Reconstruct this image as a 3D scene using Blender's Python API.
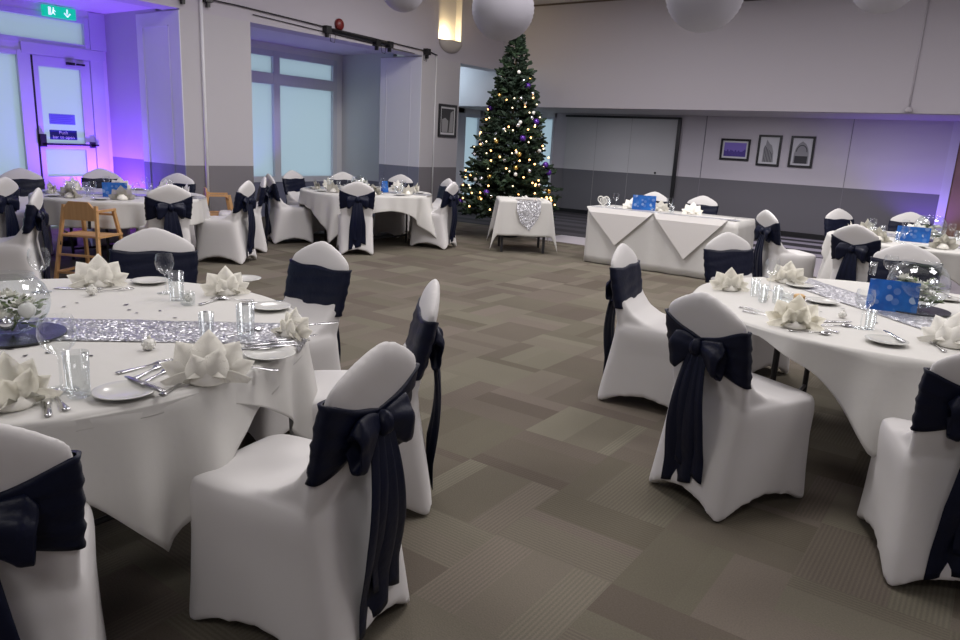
import bpy, bmesh, math, random
from math import sin, cos, pi, radians, sqrt, atan2, hypot
from mathutils import Vector, Matrix, noise
random.seed(7)
S = bpy.context.scene
for o in list(bpy.data.objects): bpy.data.objects.remove(o)
C = S.collection

# ------------------------------------------------------------------ camera
F, PITCH, ROLL, YAW, H = 725, radians(13.69), radians(2.97), radians(35.18), 1.5
fwh = Vector((-sin(YAW), cos(YAW), 0)); rt = Vector((cos(YAW), sin(YAW), 0)); zz = Vector((0, 0, 1))
fw = cos(PITCH)*fwh - sin(PITCH)*zz; up = sin(PITCH)*fwh + cos(PITCH)*zz
r2 = cos(ROLL)*rt + sin(ROLL)*up; u2 = -sin(ROLL)*rt + cos(ROLL)*up
cam_d = bpy.data.cameras.new('camera'); cam = bpy.data.objects.new('camera', cam_d); C.objects.link(cam)
m = Matrix.Identity(4)
for i in range(3): m[i][0] = r2[i]; m[i][1] = u2[i]; m[i][2] = -fw[i]
m[2][3] = H
cam.matrix_world = m
cam_d.sensor_fit = 'HORIZONTAL'; cam_d.sensor_width = 36; cam_d.lens = F*36/960; cam_d.clip_start = .05; cam_d.clip_end = 200
S.camera = cam
def px_of(p):
    d = Vector(p) - Vector((0, 0, H)); return 480 + F*d.dot(r2)/d.dot(fw)
def pt(x, y, z=0):
    d = fw + (x-480)/F*r2 - (y-320)/F*u2; t = (z-H)/d.z
    return Vector((d.x*t, d.y*t, z))

# ------------------------------------------------------------------ world, exposure
S.view_settings.view_transform = 'Standard'; S.view_settings.look = 'None'
S.view_settings.gamma = 1; S.view_settings.use_curve_mapping = False
S.view_settings.exposure = -0.10
W = bpy.data.worlds.new('overcast'); S.world = W; W.use_nodes = True
bg = W.node_tree.nodes['Background']; bg.inputs[0].default_value = (.60, .79, .88, 1); bg.inputs[1].default_value = 1.05

# ------------------------------------------------------------------ lights of the room and added fills
def area(name, loc, sx, sy, power, col=(1, .95, .9), rot=(0, 0, 0)):
    l = bpy.data.lights.new(name, 'AREA'); l.shape = 'RECTANGLE'; l.size = sx; l.size_y = sy; l.energy = power; l.color = col
    o = bpy.data.objects.new(name, l); o.location = loc; o.rotation_euler = rot; C.objects.link(o); return o
def point(name, loc, power, col, r=.05):
    l = bpy.data.lights.new(name, 'POINT'); l.energy = power; l.color = col; l.shadow_soft_size = r
    o = bpy.data.objects.new(name, l); o.location = loc; C.objects.link(o); return o
def spot(name, loc, to, power, col, ang=70, r=.05, blend=.6):
    l = bpy.data.lights.new(name, 'SPOT'); l.energy = power; l.color = col; l.shadow_soft_size = r; l.spot_size = radians(ang); l.spot_blend = blend
    o = bpy.data.objects.new(name, l); o.location = loc; C.objects.link(o)
    o.rotation_euler = (Vector(to)-Vector(loc)).to_track_quat('-Z', 'Y').to_euler(); return o
PANELS = [(-1.4, 3.4, 66), (1.8, 4.6, 52), (-3.8, 0.2, 44), (-5.2, 4.6, 105), (-2.4, 7.8, 130), (1.0, 8.2, 90), (-5.6, 8.6, 110), (.6, -1.6, 40)]
for i, (x, y, p) in enumerate(PANELS):
    area('ceiling_panel_light', (x, y, 4.07), 1.3, 1.3, p*.95, (1, .955, .95))
PURPLE = (.20, .07, 1.0)
for x_ in (-7.0, -4.2, -1.9):
    area('added_alcove_fill', (x_, 13.6, 2.275), 1.0, .3, 26, (.96, .93, 1.0))  # unseen fill lights added to brighten the alcove walls
spot('uplighter_or_fill_beam', (-10.3, 5.35, .22), (-10.1, 5.6, 3.0), 330, PURPLE, 150)
spot('uplighter_or_fill_beam', (-9.4, 4.35, .25), (-9.2, 5.5, 2.4), 55, (.28, .12, 1.0), 90)  # added violet fill spot, lightens the casing of the left pier
point('uplighter_glow', (-10.6, 5.35, .45), 9, (.55, .04, 1.0), .08)
spot('uplighter_or_fill_beam', (-10.5, 8.3, .3), (-10.2, 7.9, 3.0), 70, PURPLE, 110)
spot('uplighter_or_fill_beam', (-1.2, 14.9, .2), (-1.1, 15.4, 2.4), 60, PURPLE, 120)
point('added_lobby_fill', (-9.9, 11.9, 2.9), 34, (.72, .92, 1.0), .25)  # unseen cool fill added to brighten the left end of the bulkhead
point('sconce_bulb', (-8.68, 10.87, 3.34), 16, (1, .80, .36), .03)

# ------------------------------------------------------------------ materials
def mat(name, col, rough=.6, metal=0, emit=None, es=0, spec=.5, sheen=0):
    m = bpy.data.materials.new(name); m.use_nodes = True; b = m.node_tree.nodes['Principled BSDF']
    b.inputs['Base Color'].default_value = (*col, 1); b.inputs['Roughness'].default_value = rough; b.inputs['Metallic'].default_value = metal
    b.inputs['Specular IOR Level'].default_value = spec
    if sheen: b.inputs['Sheen Weight'].default_value = sheen
    if emit: b.inputs['Emission Color'].default_value = (*emit, 1); b.inputs['Emission Strength'].default_value = es
    return m
def sr(r, g, b):
    return tuple((c/255/12.92 if c/255 <= .04045 else ((c/255+.055)/1.055)**2.4) for c in (r, g, b))
class NT:
    def __init__(s, m): s.t = m.node_tree; s.b = s.t.nodes['Principled BSDF']
    def n(s, typ, **k):
        x = s.t.nodes.new(typ)
        for a, v in k.items(): setattr(x, a, v)
        return x
    def l(s, a, b): s.t.links.new(a, b)
    def math(s, op, a, b=None, c=None):
        x = s.n('ShaderNodeMath', operation=op)
        for i, v in enumerate((a, b, c)):
            if v is None: continue
            if hasattr(v, 'is_output'): s.l(v, x.inputs[i])
            else: x.inputs[i].default_value = v
        return x.outputs[0]
    def mix(s, fac, a, b):
        x = s.n('ShaderNodeMix', data_type='RGBA')
        for i, v in ((0, fac), (6, a), (7, b)):
            if hasattr(v, 'is_output'): s.l(v, x.inputs[i])
            else: x.inputs[i].default_value = v if i == 0 else (*v, 1)
        return x.outputs[2]
def noisebump(m, scale, strength, dist=.002, coord='Object', detail=3):
    t = NT(m); tc = t.n('ShaderNodeTexCoord'); nz = t.n('ShaderNodeTexNoise'); nz.inputs['Scale'].default_value = scale; nz.inputs['Detail'].default_value = detail
    t.l(tc.outputs[coord], nz.inputs['Vector']); b = t.n('ShaderNodeBump'); b.inputs['Strength'].default_value = strength; b.inputs['Distance'].default_value = dist
    t.l(nz.outputs['Fac'], b.inputs['Height']); t.l(b.outputs[0], t.b.inputs['Normal']); return m
M = {}
M['cover'] = noisebump(mat('stretch_cover_cloth', (.66, .645, .64), .75, sheen=.2), 60, .15, .001)
M['cloth'] = noisebump(mat('table_linen', (.60, .59, .565), .8), 9, .25, .01)
M['napkin'] = noisebump(mat('napkin_linen', (.86, .84, .77), .8), 120, .2, .001)
M['sash'] = noisebump(mat('navy_satin', (.0028, .0052, .021), .45, spec=.26), 34, .6, .004)
M['ceramic'] = mat('white_ceramic', (.62, .62, .59), .18)
M['steel'] = mat('cutlery_steel', (.62, .62, .64), .22, 1)
M['black'] = mat('black_paint', (.012, .012, .014), .4)
M['white'] = mat('white_gloss_paint', (.72, .72, .74), .35)
M['frame'] = mat('window_frame_paint', (.62, .64, .70), .4)
M['ceiling'] = mat('ceiling_paint', (.62, .60, .60), .9)
M['upper'] = noisebump(mat('upper_wall_paint', (.475, .45, .50), .85), 3, .05, .01)
M['lead'] = mat('steel_table_frame', (.05, .05, .055), .4, .7)
M['board'] = mat('table_board', (.30, .26, .22), .6)
def dado(name, top, low, z):
    m = mat(name, top, .8); t = NT(m); g = t.n('ShaderNodeNewGeometry'); s = t.n('ShaderNodeSeparateXYZ'); t.l(g.outputs['Position'], s.inputs[0])
    f = t.math('LESS_THAN', s.outputs[2], z); t.l(t.mix(f, top, low), t.b.inputs['Base Color']); return m
M['wall_back'] = dado('dado_wall_back', (.56, .53, .57), (.14, .135, .15), 1.02)
M['wall_left'] = dado('dado_wall_left', (.48, .465, .49), (.18, .17, .185), 1.03)
M['wall_bay'] = dado('dado_wall_bay', (.60, .62, .62), (.2, .2, .25), .68)
M['white_panel'] = dado('dado_panel', (.74, .74, .80), (.22, .23, .30), 1.03)
M['brown'] = mat('brown_door_veneer', (.26, .15, .11), .5)
M['partition'] = dado('partition_board', (.50, .50, .51), (.12, .12, .135), 1.02)
# thin clear glass
def glass(name, tint=(1, 1, 1), gl=.9, base=.04, rough=.02):
    m = bpy.data.materials.new(name); m.use_nodes = True; t = m.node_tree; t.nodes.clear()
    o = t.nodes.new('ShaderNodeOutputMaterial'); mx = t.nodes.new('ShaderNodeMixShader'); tr = t.nodes.new('ShaderNodeBsdfTransparent'); g = t.nodes.new('ShaderNodeBsdfGlossy')
    lw = t.nodes.new('ShaderNodeLayerWeight'); lw.inputs[0].default_value = .42; mp = t.nodes.new('ShaderNodeMapRange')
    mp.inputs[3].default_value = base; mp.inputs[4].default_value = gl
    tr.inputs[0].default_value = (*tint, 1); g.inputs[0].default_value = (.95, .97, 1, 1); g.inputs[1].default_value = rough
    t.links.new(lw.outputs['Facing'], mp.inputs[0]); t.links.new(mp.outputs[0], mx.inputs[0]); t.links.new(tr.outputs[0], mx.inputs[1]); t.links.new(g.outputs[0], mx.inputs[2]); t.links.new(mx.outputs[0], o.inputs[0])
    return m
M['glass'] = glass('drinking_glass', (.955, .965, .965), .42, .025)
M['bowl'] = glass('bowl_glass', (.93, .95, .96), .5, .03)
def frosted(name, col):
    m = bpy.data.materials.new(name); m.use_nodes = True; t = m.node_tree; t.nodes.clear()
    o = t.nodes.new('ShaderNodeOutputMaterial'); a = t.nodes.new('ShaderNodeAddShader'); tr = t.nodes.new('ShaderNodeBsdfTranslucent'); d = t.nodes.new('ShaderNodeBsdfDiffuse')
    tr.inputs[0].default_value = (*col, 1); d.inputs[0].default_value = (.10, .11, .12, 1)
    t.links.new(tr.outputs[0], a.inputs[0]); t.links.new(d.outputs[0], a.inputs[1]); t.links.new(a.outputs[0], o.inputs[0]); return m
M['frost'] = frosted('frosted_window_film', (.72, .74, .76))
# carpet
def carpet():
    m = mat('carpet_tiles', (.1, .09, .07), .95, spec=.15); t = NT(m)
    g = t.n('ShaderNodeNewGeometry'); s = t.n('ShaderNodeSeparateXYZ'); t.l(g.outputs['Position'], s.inputs[0])
    ax = t.math('ADD', s.outputs[0], 100.4); ay = t.math('ADD', s.outputs[1], 99.825)
    u = t.math('DIVIDE', ax, .5); v = t.math('DIVIDE', ay, .5)
    iu = t.math('FLOOR', u); iv = t.math('FLOOR', v)
    fu = t.math('SUBTRACT', u, iu); fv = t.math('SUBTRACT', v, iv)
    par = t.math('MODULO', t.math('ADD', iu, iv), 2)
    # coordinate across the bands of this tile
    w = t.math('ADD', t.math('MULTIPLY', fu, par), t.math('MULTIPLY', fv, t.math('SUBTRACT', 1, par)))
    def wn(*comps):
        c = t.n('ShaderNodeCombineXYZ')
        for i, q in enumerate(comps):
            if hasattr(q, 'is_output'): t.l(q, c.inputs[i])
            else: c.inputs[i].default_value = q
        x = t.n('ShaderNodeTexWhiteNoise', noise_dimensions='3D'); t.l(c.outputs[0], x.inputs['Vector']); return x.outputs['Value']
    rt_ = wn(iu, iv, 3.3)
    # three bands of uneven width
    cut1 = t.math('ADD', .12, t.math('MULTIPLY', wn(iu, iv, 9.1), .35)); cut2 = t.math('ADD', .55, t.math('MULTIPLY', wn(iu, iv, 5.7), .35))
    b = t.math('ADD', t.math('GREATER_THAN', w, cut1), t.math('GREATER_THAN', w, cut2))
    rb = wn(iu, iv, t.math('ADD', b, 20.5))
    tone = t.math('ADD', t.math('MULTIPLY', rb, .65), t.math('MULTIPLY', rt_, .35))
    hue = wn(t.math('ADD', iu, 40), iv, b)
    c1 = t.mix(hue, sr(86, 78, 70), sr(90, 85, 73)); c2 = t.mix(hue, sr(115, 106, 98), sr(116, 112, 99))
    col = t.mix(tone, c1, c2)
    # ribs
    rib = t.math('SINE', t.math('MULTIPLY', w, 2*pi*30)); ramp = t.math('MULTIPLY', t.math('GREATER_THAN', wn(iu, iv, t.math('ADD', b, 70)), .45), .10)
    nz = t.n('ShaderNodeTexNoise'); nz.inputs['Scale'].default_value = 160; nz.inputs['Detail'].default_value = 2; t.l(g.outputs['Position'], nz.inputs['Vector'])
    nz2 = t.n('ShaderNodeTexNoise'); nz2.inputs['Scale'].default_value = 1.3; t.l(g.outputs['Position'], nz2.inputs['Vector'])
    k = t.math('ADD', t.math('ADD', t.math('MULTIPLY', rib, ramp), t.math('MULTIPLY', nz.outputs['Fac'], .45)), t.math('MULTIPLY', nz2.outputs['Fac'], .25))
    k = t.math('ADD', k, .62)
    vm = t.n('ShaderNodeVectorMath', operation='SCALE'); t.l(col, vm.inputs[0]); t.l(k, vm.inputs[3]); t.l(vm.outputs[0], t.b.inputs['Base Color'])
    bp = t.n('ShaderNodeBump'); bp.inputs['Strength'].default_value = .4; bp.inputs['Distance'].default_value = .003; t.l(nz.outputs['Fac'], bp.inputs['Height']); t.l(bp.outputs[0], t.b.inputs['Normal'])
    return m
M['carpet'] = carpet()
def zebra():
    m = mat('patterned_carpet', (.1, .1, .1), .95, spec=.15); t = NT(m); g = t.n('ShaderNodeNewGeometry')
    mp = t.n('ShaderNodeMapping'); mp.inputs['Scale'].default_value = (.35, 1, 1); t.l(g.outputs['Position'], mp.inputs[0])
    w = t.n('ShaderNodeTexWave', bands_direction='Y'); w.inputs['Scale'].default_value = .45; w.inputs['Distortion'].default_value = 3.5; w.inputs['Detail'].default_value = 1; w.inputs['Detail Scale'].default_value = 1.2
    t.l(mp.outputs[0], w.inputs[0]); s = t.n('ShaderNodeSeparateXYZ'); t.l(g.outputs['Position'], s.inputs[0])
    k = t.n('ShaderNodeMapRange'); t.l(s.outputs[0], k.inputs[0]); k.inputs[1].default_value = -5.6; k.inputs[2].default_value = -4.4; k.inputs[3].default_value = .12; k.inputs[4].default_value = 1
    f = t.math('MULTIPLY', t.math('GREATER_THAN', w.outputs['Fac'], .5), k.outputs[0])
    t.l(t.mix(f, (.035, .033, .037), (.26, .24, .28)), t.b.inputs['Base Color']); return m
M['zebra'] = zebra()
M['pale_strip'] = mat('pale_vinyl_strip', (.40, .37, .40), .6)
def sequin():
    m = mat('sequin_cloth', (.50, .50, .52), .30, .55); t = NT(m); tc = t.n('ShaderNodeTexCoord'); v = t.n('ShaderNodeTexVoronoi'); v.inputs['Scale'].default_value = 150
    t.l(tc.outputs['Object'], v.inputs['Vector']); sp = t.n('ShaderNodeSeparateColor'); t.l(v.outputs['Color'], sp.inputs[0])
    t.l(t.mix(sp.outputs[0], (.30, .30, .32), (.72, .72, .76)), t.b.inputs['Base Color'])
    n = t.n('ShaderNodeVectorMath', operation='SUBTRACT'); n.inputs[1].default_value = (.5, .5, .5); t.l(v.outputs['Color'], n.inputs[0])
    n2 = t.n('ShaderNodeVectorMath', operation='SCALE'); n2.inputs[3].default_value = 1.1; t.l(n.outputs[0], n2.inputs[0])
    g = t.n('ShaderNodeNewGeometry'); a = t.n('ShaderNodeVectorMath', operation='ADD'); t.l(g.outputs['Normal'], a.inputs[0]); t.l(n2.outputs[0], a.inputs[1])
    nn = t.n('ShaderNodeVectorMath', operation='NORMALIZE'); t.l(a.outputs[0], nn.inputs[0]); t.l(nn.outputs[0], t.b.inputs['Normal']); return m
M['sequin'] = sequin()
def bokeh():
    m = mat('blue_bokeh_print', (.02, .12, .55), .5); t = NT(m); tc = t.n('ShaderNodeTexCoord'); v = t.n('ShaderNodeTexVoronoi'); v.inputs['Scale'].default_value = 21; v.inputs['Randomness'].default_value = 1
    t.l(tc.outputs['Object'], v.inputs['Vector']); d = t.math('LESS_THAN', v.outputs['Distance'], .42)
    sp = t.n('ShaderNodeSeparateColor'); t.l(v.outputs['Color'], sp.inputs[0])
    f = t.math('MULTIPLY', d, t.math('POWER', sp.outputs[0], 1.3)); f = t.math('MULTIPLY', f, .9)
    nz = t.n('ShaderNodeTexNoise'); nz.inputs['Scale'].default_value = 14; t.l(tc.outputs['Object'], nz.inputs['Vector'])
    basec = t.mix(nz.outputs['Fac'], (.01, .06, .42), (.05, .36, .95))
    t.l(t.mix(f, basec, (.65, .80, .95)), t.b.inputs['Base Color']); return m
M['bokeh'] = bokeh()
def woodm():
    m = mat('pale_beech', (.48, .27, .11), .45); t = NT(m); tc = t.n('ShaderNodeTexCoord'); mp = t.n('ShaderNodeMapping'); mp.inputs['Scale'].default_value = (30, 30, 3); t.l(tc.outputs['Object'], mp.inputs[0])
    nz = t.n('ShaderNodeTexNoise'); nz.inputs['Scale'].default_value = 1; t.l(mp.outputs[0], nz.inputs[0]); t.l(t.mix(nz.outputs['Fac'], (.42, .22, .08), (.62, .37, .17)), t.b.inputs['Base Color']); return m
M['wood'] = woodm()
M['needle'] = mat('fir_needles', (.008, .022, .010), .75)
M['needle2'] = mat('fir_needles_light', (.02, .045, .018), .75)
M['leaf'] = mat('green_leaves', (.13, .18, .07), .6)
M['flower'] = mat('white_petals', (.80, .79, .72), .7)
M['navyball'] = mat('navy_bauble', (.02, .04, .12), .2, .3)
M['purpleball'] = mat('purple_bauble', (.10, .03, .30), .18, .4)
M['goldball'] = mat('gold_bauble', (.65, .42, .12), .22, .9)
M['silverball'] = mat('silver_bauble', (.75, .76, .80), .15, .9)
M['whiteball'] = mat('white_bauble', (.78, .77, .72), .35)
M['bulb'] = mat('warm_bulb', (1, .8, .5), .4, emit=(1, .50, .16), es=5)
M['bulb_w'] = mat('cool_bulb', (1, .95, .85), .4, emit=(1, .80, .48), es=2.2)
M['lantern'] = noisebump(mat('white_paper', (.46, .45, .51), .85), 40, .1, .002)
M['paper'] = mat('mount_board', (.62, .62, .64), .8)
M['mirror'] = mat('mirror_glass', (.05, .055, .06), .2, 0, spec=.3)
M['exit'] = mat('exit_sign_green', (.0, .45, .22), .5, emit=(.0, .62, .30), es=.75)
M['signwhite'] = mat('sign_white', (.85, .9, .88), .5, emit=(.75, 1, .9), es=.8)
M['signblue'] = mat('sign_blue', (.012, .02, .16), .5)
M['notice'] = mat('pale_blue_notice', (.16, .20, .42), .6)
M['print_white'] = mat('print_white', (.8, .82, .88), .6)
M['red'] = mat('red_bell', (.16, .012, .012), .4)
M['greyprint'] = mat('grey_print', (.30, .30, .31), .7)
M['darkprint'] = mat('dark_print', (.04, .04, .045), .7)
M['purpleprint'] = mat('purple_print', (.22, .16, .55), .7)
M['purpleprint2'] = mat('purple_print_dark', (.08, .05, .28), .7)
M['sconce'] = mat('plaster_sconce', (.50, .46, .42), .7)
M['panel_emit'] = mat('ceiling_panel_diffuser', (.8, .8, .8), .5, emit=(1, .96, .9), es=1.5)
M['grille'] = mat('dark_metal_bracket', (.02, .02, .025), .35, .6)
M['confetti'] = mat('dark_confetti', (.03, .03, .04), .3, .6)
M['stem'] = mat('green_stem', (.20, .25, .10), .6)
M['bread'] = mat('amber_candle', (.62, .40, .18), .5)

# ------------------------------------------------------------------ mesh helpers
def new_bm(): return bmesh.new()
def box(bm, x0, x1, y0, y1, z0, z1):
    vs = [bm.verts.new((x, y, z)) for x in (x0, x1) for y in (y0, y1) for z in (z0, z1)]
    for f in ((0, 1, 3, 2), (4, 6, 7, 5), (0, 4, 5, 1), (2, 3, 7, 6), (0, 2, 6, 4), (1, 5, 7, 3)): bm.faces.new([vs[i] for i in f])
def bar(bm, a, b, w, d=None, upv=(0, 0, 1)):
    a, b = Vector(a), Vector(b); d = d or w; t = (b-a).normalized(); u = Vector(upv)
    if abs(t.dot(u)) > .95: u = Vector((0, 1, 0))
    s = t.cross(u).normalized(); n = s.cross(t)
    v = [bm.verts.new(p + i*s*w/2 + j*n*d/2) for p in (a, b) for i, j in ((-1, -1), (1, -1), (1, 1), (-1, 1))]
    for f in ((0, 1, 2, 3), (7, 6, 5, 4), (0, 4, 5, 1), (1, 5, 6, 2), (2, 6, 7, 3), (3, 7, 4, 0)): bm.faces.new([v[i] for i in f])
def rings(bm, R, cap0=True, cap1=True, close=True):
    V = [[bm.verts.new(p) for p in r] for r in R]; n = len(R[0])
    for a, b in zip(V, V[1:]):
        for i in range(n if close else n-1): bm.faces.new((a[i], a[(i+1) % n], b[(i+1) % n], b[i]))
    if cap0: bm.faces.new(V[0][::-1])
    if cap1: bm.faces.new(V[-1])
    return V
def tube(bm, pts, r, n=8):
    pts = [Vector(p) for p in pts]; R = []
    for i, p in enumerate(pts):
        t = (pts[min(i+1, len(pts)-1)] - pts[max(i-1, 0)]).normalized(); u = Vector((0, 0, 1)) if abs(t.z) < .9 else Vector((1, 0, 0))
        s = t.cross(u).normalized(); q = s.cross(t); rr = r[i] if isinstance(r, (list, tuple)) else r
        R.append([p + s*cos(2*pi*k/n)*rr + q*sin(2*pi*k/n)*rr for k in range(n)])
    rings(bm, R)
def lathe(bm, prof, n=24, cx=0, cy=0, cap0=False, cap1=False, z0=0):
    rings(bm, [[(cx+r*cos(2*pi*k/n), cy+r*sin(2*pi*k/n), z0+z) for k in range(n)] for r, z in prof], cap0, cap1)
def ball(bm, c, r, u=14, v=9, sz=1):
    R = [[(c[0]+r*sin(pi*j/v)*cos(2*pi*k/u), c[1]+r*sin(pi*j/v)*sin(2*pi*k/u), c[2]-sz*r*cos(pi*j/v)) for k in range(u)] for j in range(1, v)]
    V = rings(bm, R, False, False)
    b = bm.verts.new((c[0], c[1], c[2]-sz*r)); t = bm.verts.new((c[0], c[1], c[2]+sz*r))
    for k in range(u): bm.faces.new((V[0][(k+1) % u], V[0][k], b)); bm.faces.new((V[-1][k], V[-1][(k+1) % u], t))
def mesh(name, bm, m, smooth=True):
    bmesh.ops.recalc_face_normals(bm, faces=bm.faces)
    me = bpy.data.meshes.new(name); bm.to_mesh(me); bm.free(); me.materials.append(M[m] if isinstance(m, str) else m)
    if smooth:
        for p in me.polygons: p.use_smooth = True
    return me
def obj(name, bm, m, parent=None, smooth=False, loc=None):
    me = mesh(name, bm, m, smooth) if not isinstance(bm, bpy.types.Mesh) else bm
    o = bpy.data.objects.new(name, me); C.objects.link(o)
    if parent: o.parent = parent
    if loc is not None: o.location = loc
    return o
def tag(o, label, cat, group=None, kind=None):
    o['label'] = label; o['category'] = cat
    if group: o['group'] = group
    if kind: o['kind'] = kind
    return o
def thing(name, label, cat, loc=(0, 0, 0), rz=0, group=None):
    o = bpy.data.objects.new(name, None); C.objects.link(o); o.empty_display_size = .1
    o.location = loc; o.rotation_euler = (0, 0, rz); return tag(o, label, cat, group)
def struct(name, bm, m, smooth=False):
    o = obj(name, bm, m, None, smooth); o['kind'] = 'structure'; return o
def dup(root, loc, rz=0, label=None, group=None, sc=None):
    r = root.copy(); C.objects.link(r); r.location = loc; r.rotation_euler = (0, 0, rz)
    if label: r['label'] = label
    if group: r['group'] = group
    if sc: r.scale = (sc,)*3
    for ch in root.children:
        c = ch.copy(); C.objects.link(c); c.parent = r
        for g in ch.children:
            d = g.copy(); C.objects.link(d); d.parent = c
    return r
class Kind:
    """first use moves the prototype itself, later uses copy it"""
    def __init__(s, make): s.make = make; s.proto = None
    def put(s, loc, rz, label, group=None, sc=None):
        if s.proto is None:
            s.proto = s.make(); o = s.proto; o.location = loc; o.rotation_euler = (0, 0, rz)
            o['label'] = label
            if sc: o.scale = (sc,)*3
        else:
            o = dup(s.proto, loc, rz, label, None, sc if sc else 1.0)
        if group: o['group'] = group
        elif 'group' in o: del o['group']
        return o
ORD = ['leftmost', 'second from left', 'third from left', 'fourth from left', 'fifth from left', 'sixth from left', 'seventh from left', 'eighth from left', 'ninth from left', 'tenth from left', 'eleventh from left', 'twelfth from left', 'thirteenth from left', 'fourteenth from left', 'fifteenth from left', 'sixteenth from left', 'seventeenth from left', 'eighteenth from left', 'nineteenth from left', 'twentieth from left']
sets = {}
def later(o, key, base, group):
    o['group'] = group; sets.setdefault(key, []).append((o, base))

# ================================================================== STRUCTURE
XL, XR, YR, ZC, YB, YH, ZB = -8.65, 4.0, -4.0, 4.12, 15.5, 12.6, 2.92
bm = new_bm(); box(bm, -11.3, XR, YR, 11.25, -.1, 0); struct('floor', bm, 'carpet')
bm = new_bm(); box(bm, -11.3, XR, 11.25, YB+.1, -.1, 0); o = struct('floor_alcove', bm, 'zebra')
bm = new_bm(); P = [(-6.25, 10.35), (-5.0, 10.35), (XR, 10.35), (XR, 12.4), (-2.6, 12.4), (-5.0, 11.3), (-6.25, 11.22)]
a = [bm.verts.new((x, y, .001)) for x, y in P]; b = [bm.verts.new((x, y, .006)) for x, y in P]
bm.faces.new(a[::-1]); bm.faces.new(b)
for i in range(len(P)): bm.faces.new((a[i], a[(i+1) % len(P)], b[(i+1) % len(P)], b[i]))
struct('trim_1', bm, 'pale_strip')
bm = new_bm(); box(bm, XL-.3, XR, YR, YH+.2, ZC, ZC+.1); struct('ceiling', bm, 'ceiling')
bm = new_bm(); box(bm, -11.3, XR, YR, YH, 3.02, 3.12)
bm.clear(); box(bm, -11.3, -9.0, YR, YH, 3.02, 3.12); struct('ceiling_bay', bm, 'ceiling')
bm = new_bm(); box(bm, -11.3, XR, YH+.2, YB+.1, 2.29, 2.4); struct('ceiling_alcove', bm, 'ceiling')
# bulkhead over the alcove
bm = new_bm(); box(bm, -11.3, XR, YH, YH+.2, 2.24, ZC); struct('wall_bulkhead', bm, 'upper')
bm = new_bm(); tube(bm, [(-1.41, YH-.012, 2.3), (-1.41, YH-.012, ZC)], .012); o = tag(obj('conduit', bm, 'upper', None, True), 'thin vertical conduit running down the upper wall above the right pictures', 'pipe')
bm = new_bm(); lathe(bm, [(.0, 0), (.05, .0), (.06, .03), (.04, .07), (0, .08)], 16, -1.41, YH-.06, z0=2.25); obj('ceiling_sensor', bm, 'upper', o, True)
# left beam and upper wall with a recessed light niche
bm = new_bm(); box(bm, -9.0, XL-.14, YR, YH, ZB, ZC); box(bm, XL-.14, XL, YR, 10.55, ZB, ZC); box(bm, XL-.14, XL, 11.2, YH, ZB, ZC); box(bm, XL-.14, XL, 10.55, 11.2, ZB, 3.26)
struct('wall_left', bm, 'upper')
def column(y0, y1, name, m):
    bm = new_bm(); box(bm, -9.62, XL, y0, y1, 0, ZB); return struct(name, bm, m)
column(5.53, 6.57, 'wall_pier_front', 'wall_left'); column(10.13, 11.22, 'wall_pier_back', 'wall_left')
# panelled casings on the piers
def casing(y, sgn, name):
    bm = new_bm(); box(bm, -9.62, XL-.0005, y-.012, y, 0.0, 2.90)
    fy = y-.012
    box(bm, -9.48, -9.465, fy-.006, fy, .15, 2.74); box(bm, -8.90, -8.885, fy-.004, fy, .15, 2.74); box(bm, -9.48, -8.885, fy-.004, fy, 2.725, 2.74)
    struct(name, bm, 'white_panel')
casing(5.53, 1, 'trim_2'); casing(10.13, 1, 'trim_3')
bm = new_bm(); box(bm, -11.1, -9.62, 5.8, 5.9, 0, 3.02); struct('wall_bay_return', bm, 'wall_left')
bm = new_bm(); box(bm, -11.1, -9.62, 10.45, 10.55, 0, 3.02); struct('wall_bay_side', bm, 'wall_bay')
for y, zt in ((5.82, 3.9), (10.5, 2.97)):
    bm = new_bm(); tube(bm, [(XL+.015, y, 0), (XL+.015, y, zt)], .022 if y < 6 else .012, 10)
    tag(obj('water_pipe', bm, 'white', None, True), 'white vertical pipe running up the front of the %s pier' % ('left' if y < 6 else 'far'), 'pipe')
# rear and right walls (behind the camera)
bm = new_bm(); box(bm, XR, XR+.1, YR, YB, 0, ZC); struct('wall_right', bm, 'upper')
bm = new_bm(); box(bm, -11.3, XR, YR-.1, YR, 0, ZC); struct('wall_rear', bm, 'upper')
# back wall
bm = new_bm(); box(bm, -9.05, XR, YB, YB+.1, 0, 2.4); struct('wall_back', bm, 'wall_back')
bm = new_bm(); box(bm, -9.05, -1.0, YB-.02, YB-.001, 0, .09); struct('baseboard_back', bm, 'black')
bm = new_bm(); box(bm, -8.70, -5.97, YB-.045, YB-.001, .09, 2.20); struct('wall_partition', bm, 'partition')
bm = new_bm()
for x in (-7.9, -7.05): box(bm, x-.004, x+.004, YB-.048, YB-.046, .09, 2.2)
struct('trim_4', bm, mat('partition_seam', (.30, .30, .31), .8))
bm = new_bm(); box(bm, -8.73, -5.94, YB-.07, YB-.02, 2.20, 2.245); box(bm, -5.99, -5.92, YB-.07, YB-.02, 0, 2.245); struct('door_1', bm, 'black')
bm = new_bm(); lathe(bm, [(0, 0), (.022, 0), (.022, .02), (0, .02)], 12); o = obj('door_lock', bm, 'black'); o.rotation_euler = (pi/2, 0, 0); o.location = (-6.39, YB-.046, 1.06); tag(o, 'small round black lock on the grey folding partition', 'lock')
bm = new_bm(); box(bm, -5.40, -5.385, YB-.006, YB-.001, .09, 2.29); box(bm, -2.6, -2.59, YB-.004, YB-.001, .09, 2.29); struct('trim_5', bm, mat('wall_seam', (.20, .19, .22), .8))
bm = new_bm(); box(bm, -1.0, -.86, YB-.10, YB-.001, 0, 2.29); struct('trim_7', bm, mat('jamb_lavender', (.60, .57, .68), .6))
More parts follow.
